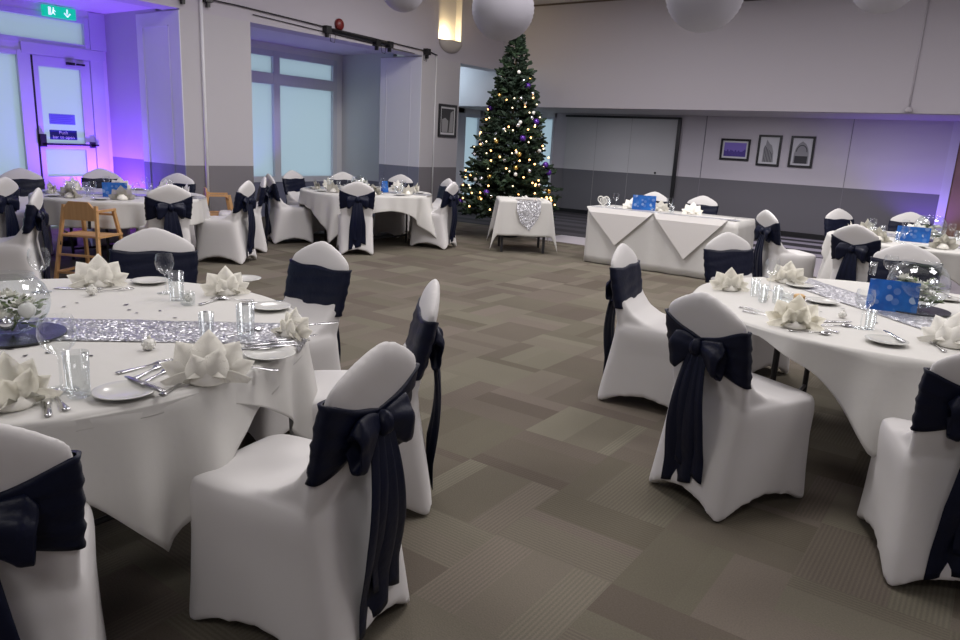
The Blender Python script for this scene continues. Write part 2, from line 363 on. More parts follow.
bm = new_bm(); box(bm, -.86, 1.2, YB-.07, YB-.001, 0, 2.28); box(bm, .14, .16, YB-.075, YB-.07, 0, 2.28); struct('door_2', bm, 'brown')
# far left glazing (back wall and facade behind the tree)
def glazing(name, axis, pos, spans, zs, fr=.06, dep=.06, sill=0.0, parent_m='frame'):
    """frame with mullions: spans = list of (a0,a1) panes along the wall, zs = list of (z0,z1)"""
    a0, a1 = spans[0][0]-fr, spans[-1][1]+fr; z0, z1 = zs[0][0]-fr, zs[-1][1]+fr
    bm = new_bm()
    def bx(u0, u1, w0, w1, d0=-dep, d1=dep):
        if u1-u0 < .002 or w1-w0 < .002: return
        if axis == 'x': box(bm, pos+d0, pos+d1, u0, u1, w0, w1)
        else: box(bm, u0, u1, pos+d0, pos+d1, w0, w1)
    edges = [a0] + [v for s in spans for v in s] + [a1]
    for i in range(0, len(edges), 2): bx(edges[i], edges[i+1], z0, z1)
    for s in spans:
        e = [z0] + [v for q in zs for v in q] + [z1]
        for i in range(0, len(e), 2): bx(s[0], s[1], e[i], e[i+1], -dep*.9, dep*.9)
    fo = struct(name, bm, 'frame')
    for s in spans:
        for q in zs:
            bm = new_bm()
            if axis == 'x': box(bm, pos-.006, pos-.001, s[0]-.005, s[1]+.005, q[0]-.005, q[1]+.005)
            else: box(bm, s[0]-.005, s[1]+.005, pos+.001, pos+.006, q[0]-.005, q[1]+.005)
            obj('window_pane', bm, 'frost', fo)
    return fo
XF = -11.0
glazing('window_1', 'x', XF, [(6.9, 8.78), (8.92, 10.20)], [(.72, 2.33), (2.52, 2.80)], .10)
bm = new_bm(); box(bm, XF-.05, XF+.04, 6.4, 10.5, 0, .62); struct('wall_facade_low', bm, mat('bay_low_paint', (.16, .17, .24), .8))
bm = new_bm(); box(bm, XF-.05, XF+.05, YR, 12.5, 2.90, 3.02); box(bm, XF-.05, XF+.04, 10.3, 11.3, 0, 3.02); box(bm, XF-.05, XF+.04, 5.72, 6.85, 0, 3.02); struct('wall_facade', bm, 'white')
glazing('window_2', 'x', XF, [(YR, -1.6), (-1.4, .8), (1.0, 2.7), (2.85, 4.60)], [(.10, 2.33)], .06)
glazing('window_3', 'x', XF, [(YR, -1.6), (-1.4, .8), (1.0, 2.7), (2.85, 5.50)], [(2.56, 2.85)], .07)
bm = new_bm(); box(bm, XF-.055, XF+.045, YR, 5.78, 2.38, 2.495); struct('trim_8', bm, 'frame')
bm = new_bm(); box(bm, XF-.05, XF+.067, 5.575, 5.80, 2.51, 3.01); struct('trim_9', bm, 'frame')
glazing('window_4', 'x', XF, [(12.2, 13.4), (14.50, 15.05)], [(.1, 2.10)], .08)
bm = new_bm(); box(bm, XF-.05, XF+.05, 11.25, 12.2, 0, 2.4); box(bm, XF-.05, XF+.05, 13.4, 14.45, 0, 2.4); box(bm, XF-.05, XF+.05, 15.1, YB+.1, 0, 2.4); box(bm, XF-.05, XF+.05, 12.1, 15.2, 2.15, 2.4); struct('wall_alcove_left', bm, 'white')
glazing('window_5', 'y', YB+.04, [(-9.42, -9.10)], [(.1, 2.14)], .05)
bm = new_bm(); box(bm, -11.1, -9.46, YB, YB+.1, 0, 2.4); box(bm, -9.5, -9.0, YB, YB+.1, 2.18, 2.4); struct('wall_back_left', bm, 'white')
# the glazed door with push bar
bm = new_bm(); x0, x1 = XF-.03, XF+.04
box(bm, x0, x1+.02, 4.66, 4.76, 0, 2.46); box(bm, x0, x1+.02, 5.56, 5.74, 0, 2.46); box(bm, x0-.002, x1+.026, 4.655, 5.745, 2.36, 2.505)
d3 = struct('door_3', bm, 'frame')
bm = new_bm(); box(bm, x0, x1, 4.78, 4.86, .05, 2.34); box(bm, x0, x1, 5.42, 5.55, .05, 2.34); box(bm, x0+.001, x1-.001, 4.86, 5.42, 2.22, 2.345); box(bm, x0+.01, x1-.012, 4.76, 5.56, 2.34, 2.365); box(bm, x0, x1, 4.86, 5.42, 1.12, 1.20); box(bm, x0, x1, 4.86, 5.42, .05, .74)
lf = obj('door_leaf', bm, 'frame', d3)
for z0, z1 in ((.74, 1.12), (1.20, 2.22)):
    bm = new_bm(); box(bm, XF-.006, XF-.001, 4.85, 5.43, z0, z1); obj('door_pane', bm, 'frost', lf)
bm = new_bm(); box(bm, XF+.07, XF+.10, 4.80, 5.58, 1.175, 1.20); box(bm, XF+.04, XF+.10, 4.78, 4.86, 1.15, 1.32); box(bm, XF+.04, XF+.10, 5.47, 5.53, 1.15, 1.23); obj('push_bar', bm, 'black', lf)
bm = new_bm(); box(bm, XF+.05, XF+.065, 4.765, 4.785, .05, 2.35); obj('door_seal', bm, 'black', d3)
bm = new_bm(); box(bm, XF+.05, XF+.09, 5.22, 5.33, 2.27, 2.305); box(bm, XF+.05, XF+.08, 5.36, 5.47, 2.275, 2.30); obj('door_closer', bm, 'black', d3)
bm = new_bm(); box(bm, XF-.001, XF+.003, 4.96, 5.31, 1.46, 1.60); nt = tag(obj('paper_notice', bm, 'notice'), 'pale blue rectangular notice stuck on the glazed door above the navy sign', 'notice')
bm = new_bm()
for k in range(5): box(bm, XF+.003, XF+.004, 4.98, 5.28-.03*(k % 2), 1.475+k*.025, 1.483+k*.025)
obj('print_lines', bm, mat('notice_print', (.10, .12, .34), .6), nt)
bm = new_bm(); box(bm, XF-.001, XF+.003, 4.95, 5.32, 1.25, 1.38); sg = tag(obj('push_bar_sign', bm, 'signblue'), 'navy sign with white words on the glazed door just above the push bar', 'sign')
def text(name, s, size, m, parent, mw, ext=.001):
    cu = bpy.data.curves.new(name, 'FONT'); cu.body = s; cu.size = size; cu.align_x = 'CENTER'; cu.align_y = 'CENTER'; cu.extrude = ext
    t = bpy.data.objects.new(name, cu); C.objects.link(t); bpy.context.view_layer.update()
    dg = bpy.context.evaluated_depsgraph_get(); me = bpy.data.meshes.new_from_object(t.evaluated_get(dg)); bpy.data.objects.remove(t)
    me.materials.clear(); me.materials.append(M[m]); me.transform(mw); o = bpy.data.objects.new(name, me); C.objects.link(o); o.parent = parent; return o
FX = Matrix(((0, 0, 1, 0), (1, 0, 0, 0), (0, 1, 0, 0), (0, 0, 0, 1)))  # text plane -> facing +X, reads along +Y
text('sign_text', 'Push', .065, 'print_white', sg, Matrix.Translation((XF+.004, 5.135, 1.345)) @ FX)
text('sign_text', 'bar to open', .062, 'print_white', sg, Matrix.Translation((XF+.004, 5.135, 1.285)) @ FX)
# exit sign hanging under the bay ceiling
ex = thing('exit_sign', 'green illuminated exit sign with running figure and down arrow above the glazed door', 'sign', (XF+.14, 5.14, 2.86))
bm = new_bm(); box(bm, -.03, .03, -.21, .21, 0, .14); obj('sign_box', bm, 'exit', ex)
bm = new_bm(); box(bm, -.02, .02, -.03, .03, .14, .16); obj('hanger', bm, 'white', ex)
bm = new_bm(); box(bm, .031, .034, -.15, -.115, .02, .12); box(bm, .031, .034, -.09, -.075, .095, .12)
bar(bm, (.033, -.085, .09), (.033, -.09, .055), .02, .003, (1, 0, 0)); bar(bm, (.033, -.09, .058), (.033, -.065, .03), .012, .003, (1, 0, 0)); bar(bm, (.033, -.09, .055), (.033, -.115, .03), .012, .003, (1, 0, 0)); bar(bm, (.033, -.085, .088), (.033, -.055, .07), .01, .003, (1, 0, 0))
obj('running_figure', bm, 'signwhite', ex)
bm = new_bm(); box(bm, .031, .034, .085, .105, .06, .12); bar(bm, (.033, .095, .025), (.033, .055, .07), .016, .003, (1, 0, 0)); bar(bm, (.033, .095, .025), (.033, .135, .07), .016, .003, (1, 0, 0)); obj('arrow', bm, 'signwhite', ex)

# ------------------------------------------------------------------ wall fittings on the left beam
rail = thing('curtain_track', 'long black cable and curtain track running along the left upper wall', 'rail')
bm = new_bm(); tube(bm, [(XL+.03, YR+.2, 3.10), (XL+.03, 6.4, 3.09), (XL+.03, 7.95, 3.05), (XL+.03, 9.0, 3.03), (XL+.03, 10.3, 3.0), (XL+.03, 10.5, 2.97)], .009, 6); obj('cable', bm, 'black', rail)
bm = new_bm(); tube(bm, [(XL+.02, 6.6, 3.02), (XL+.02, 9.9, 2.925)], .006, 6); obj('lower_cable', bm, 'black', rail)
bm = new_bm(); tube(bm, [(XL+.06, 7.9, 3.02), (XL+.06, 9.25, 2.98)], .028, 8); obj('track_tube', bm, 'grille', rail)
for y, z in ((7.9, 3.02), (8.95, 2.97), (9.25, 2.98), (10.2, 2.99), (5.55, 3.08), (5.9, 3.10)):
    bm = new_bm(); box(bm, XL, XL+.09, y-.05, y+.05, z-.05, z+.05); box(bm, XL+.02, XL+.07, y-.02, y+.02, z-.11, z-.05); obj('bracket', bm, 'black', rail)
for y, z in ((8.0, 2.95), (9.1, 2.93), (10.15, 2.93)):
    bm = new_bm(); tube(bm, [(XL+.05, y-.05, z+.02), (XL+.05, y-.03, z-.09), (XL+.05, y+.04, z-.10), (XL+.05, y+.06, z+.01)], .005, 5); obj('cable_loop', bm, 'grille', rail)
bm = new_bm(); lathe(bm, [(0, 0), (.085, 0), (.085, .03), (.06, .055), (0, .06)], 20); o = obj('fire_bell', bm, 'red', None, True); o.rotation_euler = (0, pi/2, 0); o.location = (XL+.001, 8.17, 3.13); tag(o, 'round dark red fire bell on the upper left wall above the window', 'alarm bell')
sc = thing('wall_uplighter', 'plaster half bowl uplighter glowing warm below its niche on the far pier', 'wall lamp', (XL, 10.87, 3.05))
bm = new_bm(); R = []
for j in range(9):
    a = pi/2*j/8; r = .30*sin(a)+.012; R.append([(r*cos(t)*.55, r*sin(t), .20-.20*cos(a)) for t in [-pi/2+pi*k/16 for k in range(17)]])
R.append([(x*.92, y*.94, .20) for x, y, z in R[-1]]); R.append([(x*.9, y*.92, .17) for x, y, z in R[-1]])
rings(bm, R); obj('bowl', bm, 'sconce', sc, True)
bm = new_bm(); ball(bm, (.05, 0, .195), .022); obj('lamp', bm, mat('warm_lamp_glow', (1, .8, .5), .5, emit=(1, .78, .35), es=9), sc, True)
# lamp bodies on floor and ceiling; last floor can added for the casing fill
for i, (x, y) in enumerate(((-10.3, 5.3), (-10.5, 8.55), (-1.2, 14.9), (-9.4, 4.35))):
    bm = new_bm(); lathe(bm, [(0, 0), (.09, 0), (.09, .14), (.07, .14), (.07, .10), (0, .10)], 16)
    tag(obj('floor_uplighter', bm, 'black', None, True, (x, y, .0)), ['small black purple uplighter on the floor by the glazed door', 'small black uplighter on the floor below the bay window', 'small black uplighter on the floor in the alcove corner', 'small black can added on the floor for the violet fill on the left pier'][i], 'lamp')
for i, (x, y, p) in enumerate(PANELS):
    bm = new_bm(); box(bm, -.68, .68, -.68, .68, .005, .04); later(obj('ceiling_panel', bm, 'panel_emit', None, False, (x, y, ZC-.045)), 'panel', 'square white light panel set in the ceiling', 'ceiling light panels')
# dark screen cassette at the top of the bulkhead
bm = new_bm(); box(bm, -4.1, 1.5, YH-.14, YH-.005, 3.93, 4.1); tag(obj('screen_cassette', bm, mat('dark_cassette', (.02, .015, .02), .5)), 'long dark cassette fixed at the top of the back upper wall', 'screen housing')
bm = new_bm(); box(bm, -8.5, -4.2, YH-.012, YH-.001, 4.085, 4.115); struct('trim_6', bm, mat('ceiling_trim_brown', (.12, .09, .08), .7))

# ------------------------------------------------------------------ framed pictures
def picture(name, x0, x1, z0, z1, kind, label, axis='y'):
    t = thing(name, label, 'picture', (0, 0, 0)); w, h = x1-x0, z1-z0
    def rect(bm, a0, a1, b0, b1, d0, d1): box(bm, a0, a1, -d1, -d0, b0, b1)
    bm = new_bm(); f = .042
    rect(bm, 0, w, 0, f, 0, .03); rect(bm, 0, w, h-f, h, 0, .03); rect(bm, 0, f, f, h-f, 0, .03); rect(bm, w-f, w, f, h-f, 0, .03); obj('picture_frame', bm, 'black', t)
    bm = new_bm(); rect(bm, f, w-f, f, h-f, .002, .012); obj('mount', bm, 'paper', t)
    q = f+.035
    bm = new_bm(); rect(bm, q, w-q, q, h-q, .012, .015)
    pr = obj('print', bm, 'purpleprint' if kind == 'skyline' else ('darkprint' if kind == 'pier' else 'paper'), t)
    bm = new_bm(); iw, ih = w-2*q, h-2*q
    def poly(pts, m=None):
        v = [bm.verts.new((q+px*iw, -.0165, q+pz*ih)) for px, pz in pts]; bm.faces.new(v)
    if kind == 'skyline':
        for k in range(14):
            a = k/14; hh = .35+.22*random.random(); poly([(a, .0), (a+.068, .0), (a+.068, hh), (a, hh)])
    elif kind == 'tower':
        poly([(.12, 0), (.85, 0), (.80, .45), (.66, .72), (.50, .80), (.30, .97), (.26, .75), (.14, .60)]);
    elif kind == 'dome':
        poly([(.02, 0), (.98, 0), (.96, .42), (.88, .66), (.72, .84), (.5, .95), (.28, .84), (.12, .66), (.04, .42)])
    else:
        poly([(.05, .02), (.5, .02), (.55, .5), (.3, .62), (.05, .55)]); poly([(.6, .02), (.95, .02), (.95, .95), (.72, .85)])
    obj('silhouette', bm, 'purpleprint2' if kind == 'skyline' else ('greyprint'), pr)
    if kind in ('dome', 'tower'):
        bm = new_bm()
        if kind == 'dome':
            for k in range(12):
                a, b = pi*k/12, pi*(k+1)/12
                bar(bm, (q+iw*(.5+.33*cos(a)), -.018, q+ih*(.5+.28*sin(a))), (q+iw*(.5+.33*cos(b)), -.018, q+ih*(.5+.28*sin(b))), .014, .002, (0, 1, 0))
            box(bm, q+iw*.1, q+iw*.9, -.018, -.017, q, q+ih*.32)
        else:
            for k in range(6): box(bm, q+iw*(.2+.1*k), q+iw*(.24+.1*k), -.018, -.017, q, q+ih*(.7-.06*k))
        obj('detail', bm, 'darkprint', pr)
    if axis == 'y': t.location = (x0, YB-.002, z0)
    else: t.location = (XL+.002, x0, z0); t.rotation_euler = (0, 0, pi/2)
    return t
picture('framed_picture', -5.03, -4.43, 1.42, 1.85, 'skyline', 'wide black framed purple skyline picture, leftmost on the back wall')
picture('framed_picture', -4.28, -3.83, 1.345, 1.95, 'tower', 'upright black framed picture of a tall tower on the back wall')
picture('framed_picture', -3.66, -3.21, 1.35, 1.95, 'dome', 'upright black framed picture of an arched building on the back wall')
picture('framed_picture', 10.62, 11.14, 1.58, 2.16, 'pier', 'black framed dark picture on the far pier left of the tree', 'x')

# ------------------------------------------------------------------ paper lanterns
def lantern(px, py, r_px, label):
    k = .2*F/r_px; d = fw + (px-480)/F*r2 - (py-320)/F*u2; c = Vector((0, 0, H)) + d*k
    t = thing('paper_lantern', label, 'lantern', c)
    bm = new_bm(); R = []
    n = 44
    for j in range(2, n-1):
        a = pi*j/n; rr = .2*sin(a)*(1+.012*(1 if j % 2 else -1)); R.append([(rr*cos(2*pi*q/40), rr*sin(2*pi*q/40), -.195*cos(a)) for q in range(40)])
    rings(bm, R, True, False); obj('paper_shade', bm, 'lantern', t, True)
    bm = new_bm(); lathe(bm, [(.028, .185), (.036, .19), (.036, .2), (.028, .2)], 14); obj('wire_ring', bm, 'grille', t)
    bm = new_bm(); tube(bm, [(0, 0, .19), (0, 0, ZC-c.z-.002)], .003, 5); obj('cord', bm, 'white', t)
lantern(403, -11, 22, 'white paper lantern at the top edge, leftmost of four')
lantern(503, 9, 31, 'white paper lantern hanging just left above the tree top')
lantern(705, -7, 38, 'largest white paper lantern, hanging right of the tree')
lantern(885, -20, 32, 'white paper lantern at the top edge, rightmost of four')
bm = new_bm(); box(bm, -.03, .03, -.03, .03, 0, .2); tube(bm, [(0, 0, 0), (0, 0, -.05), (.05, 0, -.06)], .01, 6)
b_ = 0; dd = fw + (663-480)/F*r2 - (4-320)/F*u2; kk = 11.8/dd.y; c = Vector((0, 0, H))+dd*kk
bm.clear(); box(bm, c.x-.05, c.x+.05, YH-.16, YH, 3.86, 4.0); box(bm, c.x-.015, c.x+.015, YH-.1, YH-.06, 4.0, ZC); tag(obj('wall_bracket', bm, 'black'), 'small dark bracket on the upper wall left of the largest lantern', 'bracket')

# ================================================================== CHAIR
HC = .92
def ztop(x, w=.205): return HC - .085*min(1, abs(x)/w)**1.5
def yback(z): return -.185 - .115*max(0, (z-.42)/.5)**1.0
def hwb(z):
    return .192 + .016*min(1, max(0, (z-.45)/.25))
def sup(a, n=5.0):
    c, s = cos(a), sin(a); return (abs(c)**(2/n)*(1 if c >= 0 else -1), abs(s)**(2/n)*(1 if s >= 0 else -1))
def cover_mesh():
    N = 72; bm = new_bm(); R = []
    lv = [(0, .222, .275, -.315), (.06, .218, .272, -.305), (.15, .213, .266, -.290), (.30, .208, .258, -.262), (.40, .209, .260, -.245), (.44, .208, .258, -.242), (.462, .200, .250, -.238), (.472, .17, .215, -.22)]
    for z, hw, yf, yr in lv:
        r = []
        for k in range(N):
            a = 2*pi*k/N; sx, sy = sup(a, 7); x = hw*sx; y = (yf+yr)/2 + (yf-yr)/2*sy
            s_side = sy if abs(sx) > abs(sy) else sx
            arch = max(0, 1-(abs(s_side)/.90)**2.2); z0 = .075*arch
            pull = .014*arch*max(0, 1-z/.42)
            if abs(sx) > abs(sy): x -= pull*1.0*(1 if sx > 0 else -1)
            else: y -= pull*(1 if sy > 0 else -1)
            f = z/.44; r.append((x, y, max(z, z0*(1-min(1, f))+z) if z < .44 else z + (.012 if z > .45 else 0)))
        R.append(r)
    # hollow underneath
    def ins(p, d): return (p[0]*(1-d/.2), (p[1]+.02)*(1-d/.27)-.02)
    rings(bm, [[(*ins(p, .065), .22) for p in R[0]], [(*ins(p, .034), p[2]) for p in R[0]]] + R, True, True)
    # backrest
    Rb = []
    NB = 64
    for j in range(25):
        t = j/24; r = []
        for k in range(NB):
            a = 2*pi*k/NB; sx, sy = sup(a, 3.2)
            zt = ztop(hwb(.8)*sx)
            z = .36 + t*(zt-.36); tt = max(0, (t-.86)/.14); shrink = sqrt(max(0, 1-tt*tt*.93))
            ht = (.040-.012*t)*shrink; x = hwb(z)*sx*(1-.05*tt**2); r.append((x, yback(z)+ht*sy, z - .0*tt))
        Rb.append(r)
    rings(bm, Rb)
    # tented fillet between back and seat
    pr = [(-.20, .40), (-.235, .66), (-.215, .655), (-.185, .60), (-.14, .545), (-.07, .505), (.03, .482), (.12, .474), (.12, .42)]
    rings(bm, [[(x, y, z) for y, z in pr] for x in (-.186, -.1, 0, .1, .186)])
    me = bpy.data.meshes.new('tmp'); bmesh.ops.recalc_face_normals(bm, faces=bm.faces); bm.to_mesh(me); bm.free()
    o = bpy.data.objects.new('tmp', me); C.objects.link(o)
    r = o.modifiers.new('r', 'REMESH'); r.mode = 'VOXEL'; r.voxel_size = .0105; r.use_smooth_shade = True
    s = o.modifiers.new('s', 'SMOOTH'); s.iterations = 9; s.factor = .55
    bpy.context.view_layer.update(); dg = bpy.context.evaluated_depsgraph_get()
    out = bpy.data.meshes.new_from_object(o.evaluated_get(dg)); bpy.data.objects.remove(o); out.name = 'seat_cover'
    out.materials.clear(); out.materials.append(M['cover'])
    for p in out.polygons: p.use_smooth = True
    return out
def band_mesh(tied):
    bm = new_bm(); N = 72; rows = 14; R = []
    for j in range(rows+1):
        t = j/rows; r = []
        for k in range(N):
            a = 2*pi*k/N; sx, sy = sup(a, 3.2)
            rear = max(0, -sy)*max(0, 1-abs(sx)) if tied else 0   # 1 in the middle of the rear
            rear = rear**1.0
            lo, hi = .565, .795
            if tied: lo = lo + (.655-lo)*rear; hi = hi + (.725-hi)*rear
            z = lo + (hi-lo)*t
            off = .007 + .0022*sin(t*23+3*sx) + .0018*sin(t*37+6*sx+1) + .0015*sin(9*sx+4*t) + .0015*sin(pi*t)
            x = (hwb(z)+off)*sx; y = yback(z)+(.032+off)*sy
            z += .004*sin(6*sx+2)
            r.append((x, y, z))
        R.append(r)
    Rin = [[(x*.955, yback(z)+(y-yback(z))*.62, z) for x, y, z in r] for r in (R[-1], R[0])]
    rings(bm, [Rin[1]] + R + [Rin[0]], False, False)
    return mesh('sash_band', bm, 'sash')
def tail_mesh(seed, L, w0, w1, x0, x1, zt=.70):
    rnd = random.Random(seed); bm = new_bm(); R = []; n = 36; rows = 22; ph = rnd.random()*6
    for j in range(rows+1):
        t = j/rows; z = zt - L*t; w = w0+(w1-w0)*min(1, t*1.8)**.8; cx = x0+(x1-x0)*t; cy = yback(.66) - .048 - .030*sin(pi*min(1, t*1.2)) - .012*t
        r = []
        for k in range(n):
            a = 2*pi*k/n; q = cos(a); th = .0035+.007*(1-t)**2
            fold = (.005+.005*t)*sin(q*4.2+ph+.8*t)+.0022*sin(q*9+ph*2)
            r.append((cx+w/2*q, cy + th*sin(a) + fold, z + (.025*q*(1 if seed % 2 else -1))*t))
        R.append(r)
    rings(bm, R); return mesh('sash_tail', bm, 'sash')
def bow_mesh(sgn, seed):
    """gathered loop of the bow: a drooping fold of cloth, open at its outer end"""
    bm = new_bm(); R = []; n = 32; rows = 18; ky = yback(.69)-.045
    for j in range(rows+1):
        t = j/rows; x = sgn*(.008+.135*t-.012*t*t); o_ = min(1, t*1.25)**.7*(1-.25*max(0, t-.8)/.2)
        hz = .018+.052*o_; hy = .012+.020*o_; cz = .694-.018*t-.03*t*t
        r = []
        for k in range(n):
            a = 2*pi*k/n; wv = 1+.13*sin(3*a+seed+2.2*t)*o_+.08*sin(5*a+seed*2-3*t)
            r.append((x+sgn*.012*cos(a)*o_, ky-.010*o_+hy*sin(a)*wv, cz+hz*cos(a)*wv*(1 if cos(a) > 0 else 1.12)))
        R.append(r)
    last = R[-1]; c = Vector((sum(p[0] for p in last)/n, sum(p[1] for p in last)/n, sum(p[2] for p in last)/n))
    R.append([tuple(c+(Vector(p)-c)*.82-Vector((sgn*.004, 0, 0))) for p in last]); R.append([tuple(c+(Vector(p)-c)*.55-Vector((sgn*.05, 0, 0))) for p in last])
    rings(bm, R); return mesh('sash_bow', bm, 'sash')
def knot_mesh():
    bm = new_bm(); ball(bm, (0, yback(.69)-.058, .690), .030, 22, 16, 1.25)
    for v in bm.verts: v.co.y += .003*sin(v.co.x*240+v.co.z*60); v.co.x *= .92
    return mesh('sash_knot', bm, 'sash')
CM = cover_mesh()
PARTS = dict(band=band_mesh(False), bandt=band_mesh(True), bl=bow_mesh(-1, 2), br=bow_mesh(1, 5), knot=knot_mesh(),
             ta=tail_mesh(3, .61, .06, .155, -.012, -.028), tb=tail_mesh(4, .54, .06, .15, .012, .034))
for me_ in [CM]+list(PARTS.values()): me_.transform(Matrix.Diagonal((1.06, 1.03, 1.04, 1)))
def make_chair():
    t = thing('banquet_chair', 'white covered banquet chair', 'chair')
    obj('seat_cover', CM, 0, t)
    obj('sash_band', PARTS['bandt'], 0, t); obj('sash_knot', PARTS['knot'], 0, t)
    for k in ('bl', 'br'): obj('sash_bow', PARTS[k], 0, t)
    for k in ('ta', 'tb'): obj('sash_tail', PARTS[k], 0, t)
    return t
CH = Kind(make_chair)
def chair_top(x, y, tx, ty, label, group, off=0):
    """x, y: where the top of the back stands; it faces (tx, ty)"""
    f = Vector((tx-x, ty-y)).normalized(); a = atan2(f.y, f.x)+radians(off)
    f = Vector((cos(a), sin(a)))
    return CH.put((x+.28*f.x, y+.28*f.y, 0), a-pi/2, label, group)
T1, T2, T3, TM, T4 = (-2.87, 1.15), (-.38, 4.32), (-8.0, 4.30), (-7.55, 7.70), (-.60, 8.85)
g1, g2, g3, gm, g4, gt, gs = 'chairs around the near left table', 'chairs around the near right table', 'chairs around the far left table', 'chairs around the table below the far pier', 'chairs around the far right table', 'chairs behind the long top table', 'chairs at the far left edge'
chair_top(-1.575, .465, *T1, 'white covered chair with navy bow cut off by the bottom left corner', g1)
chair_top(-1.355, 1.42, *T1, 'large foreground covered chair with navy bow turned left, centre of the near left table', g1)
chair_top(-1.85, 2.25, *T1, 'covered chair with navy bow seen edge on behind the big foreground chair', g1, -4)
chair_top(-2.91, 2.62, *T1, 'covered chair facing the camera with plain navy band, right behind near left table', g1, -2)
chair_top(-3.81, 2.215, *T1, 'covered chair facing the camera behind the near left table below the high chair', g1, 8)
chair_top(-1.83, 4.10, -.38, 4.25, 'covered chair seen from its side, leftmost at the near right table', g2, 0)
chair_top(-.93, 2.955, -.57, 3.72, 'covered chair with large navy bow turned to camera at the near right table', g2)
chair_top(.09, 2.90, -.4, 4.3, 'covered chair cut off by the right edge, nearest at the near right table', g2)
chair_top(-1.62, 5.46, *T2, 'covered chair facing the camera, front left behind the near right table', g2, 12)
chair_top(-.52, 6.05, *T2, 'covered chair facing the camera behind the fishbowl of the near right table', g2)
chair_top(-6.78, 4.13, *T3, 'covered chair with bow turned to camera in front of the far left table', g3, -8)
chair_top(-9.35, 3.85, -7.9, 4.0, 'covered chair with navy band left of the far left table', g3, -25)
chair_top(-9.35, 4.78, *T3, 'covered chair behind the far left table in front of the glazed door', g3)
chair_top(-8.40, 5.24, *T3, 'covered chair behind the far left table in front of the left pier', g3, 10)
chair_top(-7.12, 5.30, -7.7, 4.5, 'covered chair facing left with bow at its right, near the left pier', g3, -25)
chair_top(-7.72, 6.0, -7.95, 5.0, 'covered chair facing left half hidden behind another below the bay window', g3, -22)
chair_top(-8.28, 6.56, -7.3, 7.35, 'covered chair facing right, leftmost at the table below the far pier', gm, 28)
chair_top(-8.98, 7.55, *TM, 'covered chair with navy band facing camera below the bay window', gm, 0)
chair_top(-8.62, 8.25, *TM, 'covered chair mostly hidden behind the table, below the window frame', gm)
chair_top(-7.95, 8.86, *TM, 'covered chair mostly hidden behind the table, in front of the white panel', gm)
chair_top(-6.76, 6.72, *TM, 'covered chair with bow and straight tail in front of the table below far pier', gm, 12)
chair_top(-6.42, 8.25, *TM, 'covered chair facing left with bow at its right, left of the tree', gm, -12)
chair_top(-7.02, 8.90, *TM, 'covered chair half hidden behind another, left of the tree', gm)
chair_top(-6.62, 2.82, -8.0, 1.9, 'covered chair facing left with bow, left of the wooden high chair', gs, 22)
chair_top(-7.95, 3.10, -9.2, 2.3, 'covered chair cut off by the left edge of the picture', gs, 0)
chair_top(-4.12, 10.02, -4.12, 8.9, 'covered chair behind the blue card of the long top table', gt)
chair_top(-3.42, 10.05, -3.4, 8.9, 'covered chair behind the right end of the long top table', gt)
chair_top(-2.10, 8.35, -.6, 8.75, 'covered chair seen edge on with dark bow, left of the far right table', g4, 30)
chair_top(-1.08, 7.50, -.7, 8.7, 'covered chair with crossed navy bow turned to camera at the far right table', g4)
chair_top(-1.62, 9.75, *T4, 'covered chair facing camera behind the far right table, below the pictures', g4, 8)
chair_top(-.92, 10.30, *T4, 'covered chair facing camera behind the far right table, beside the brown door', g4)

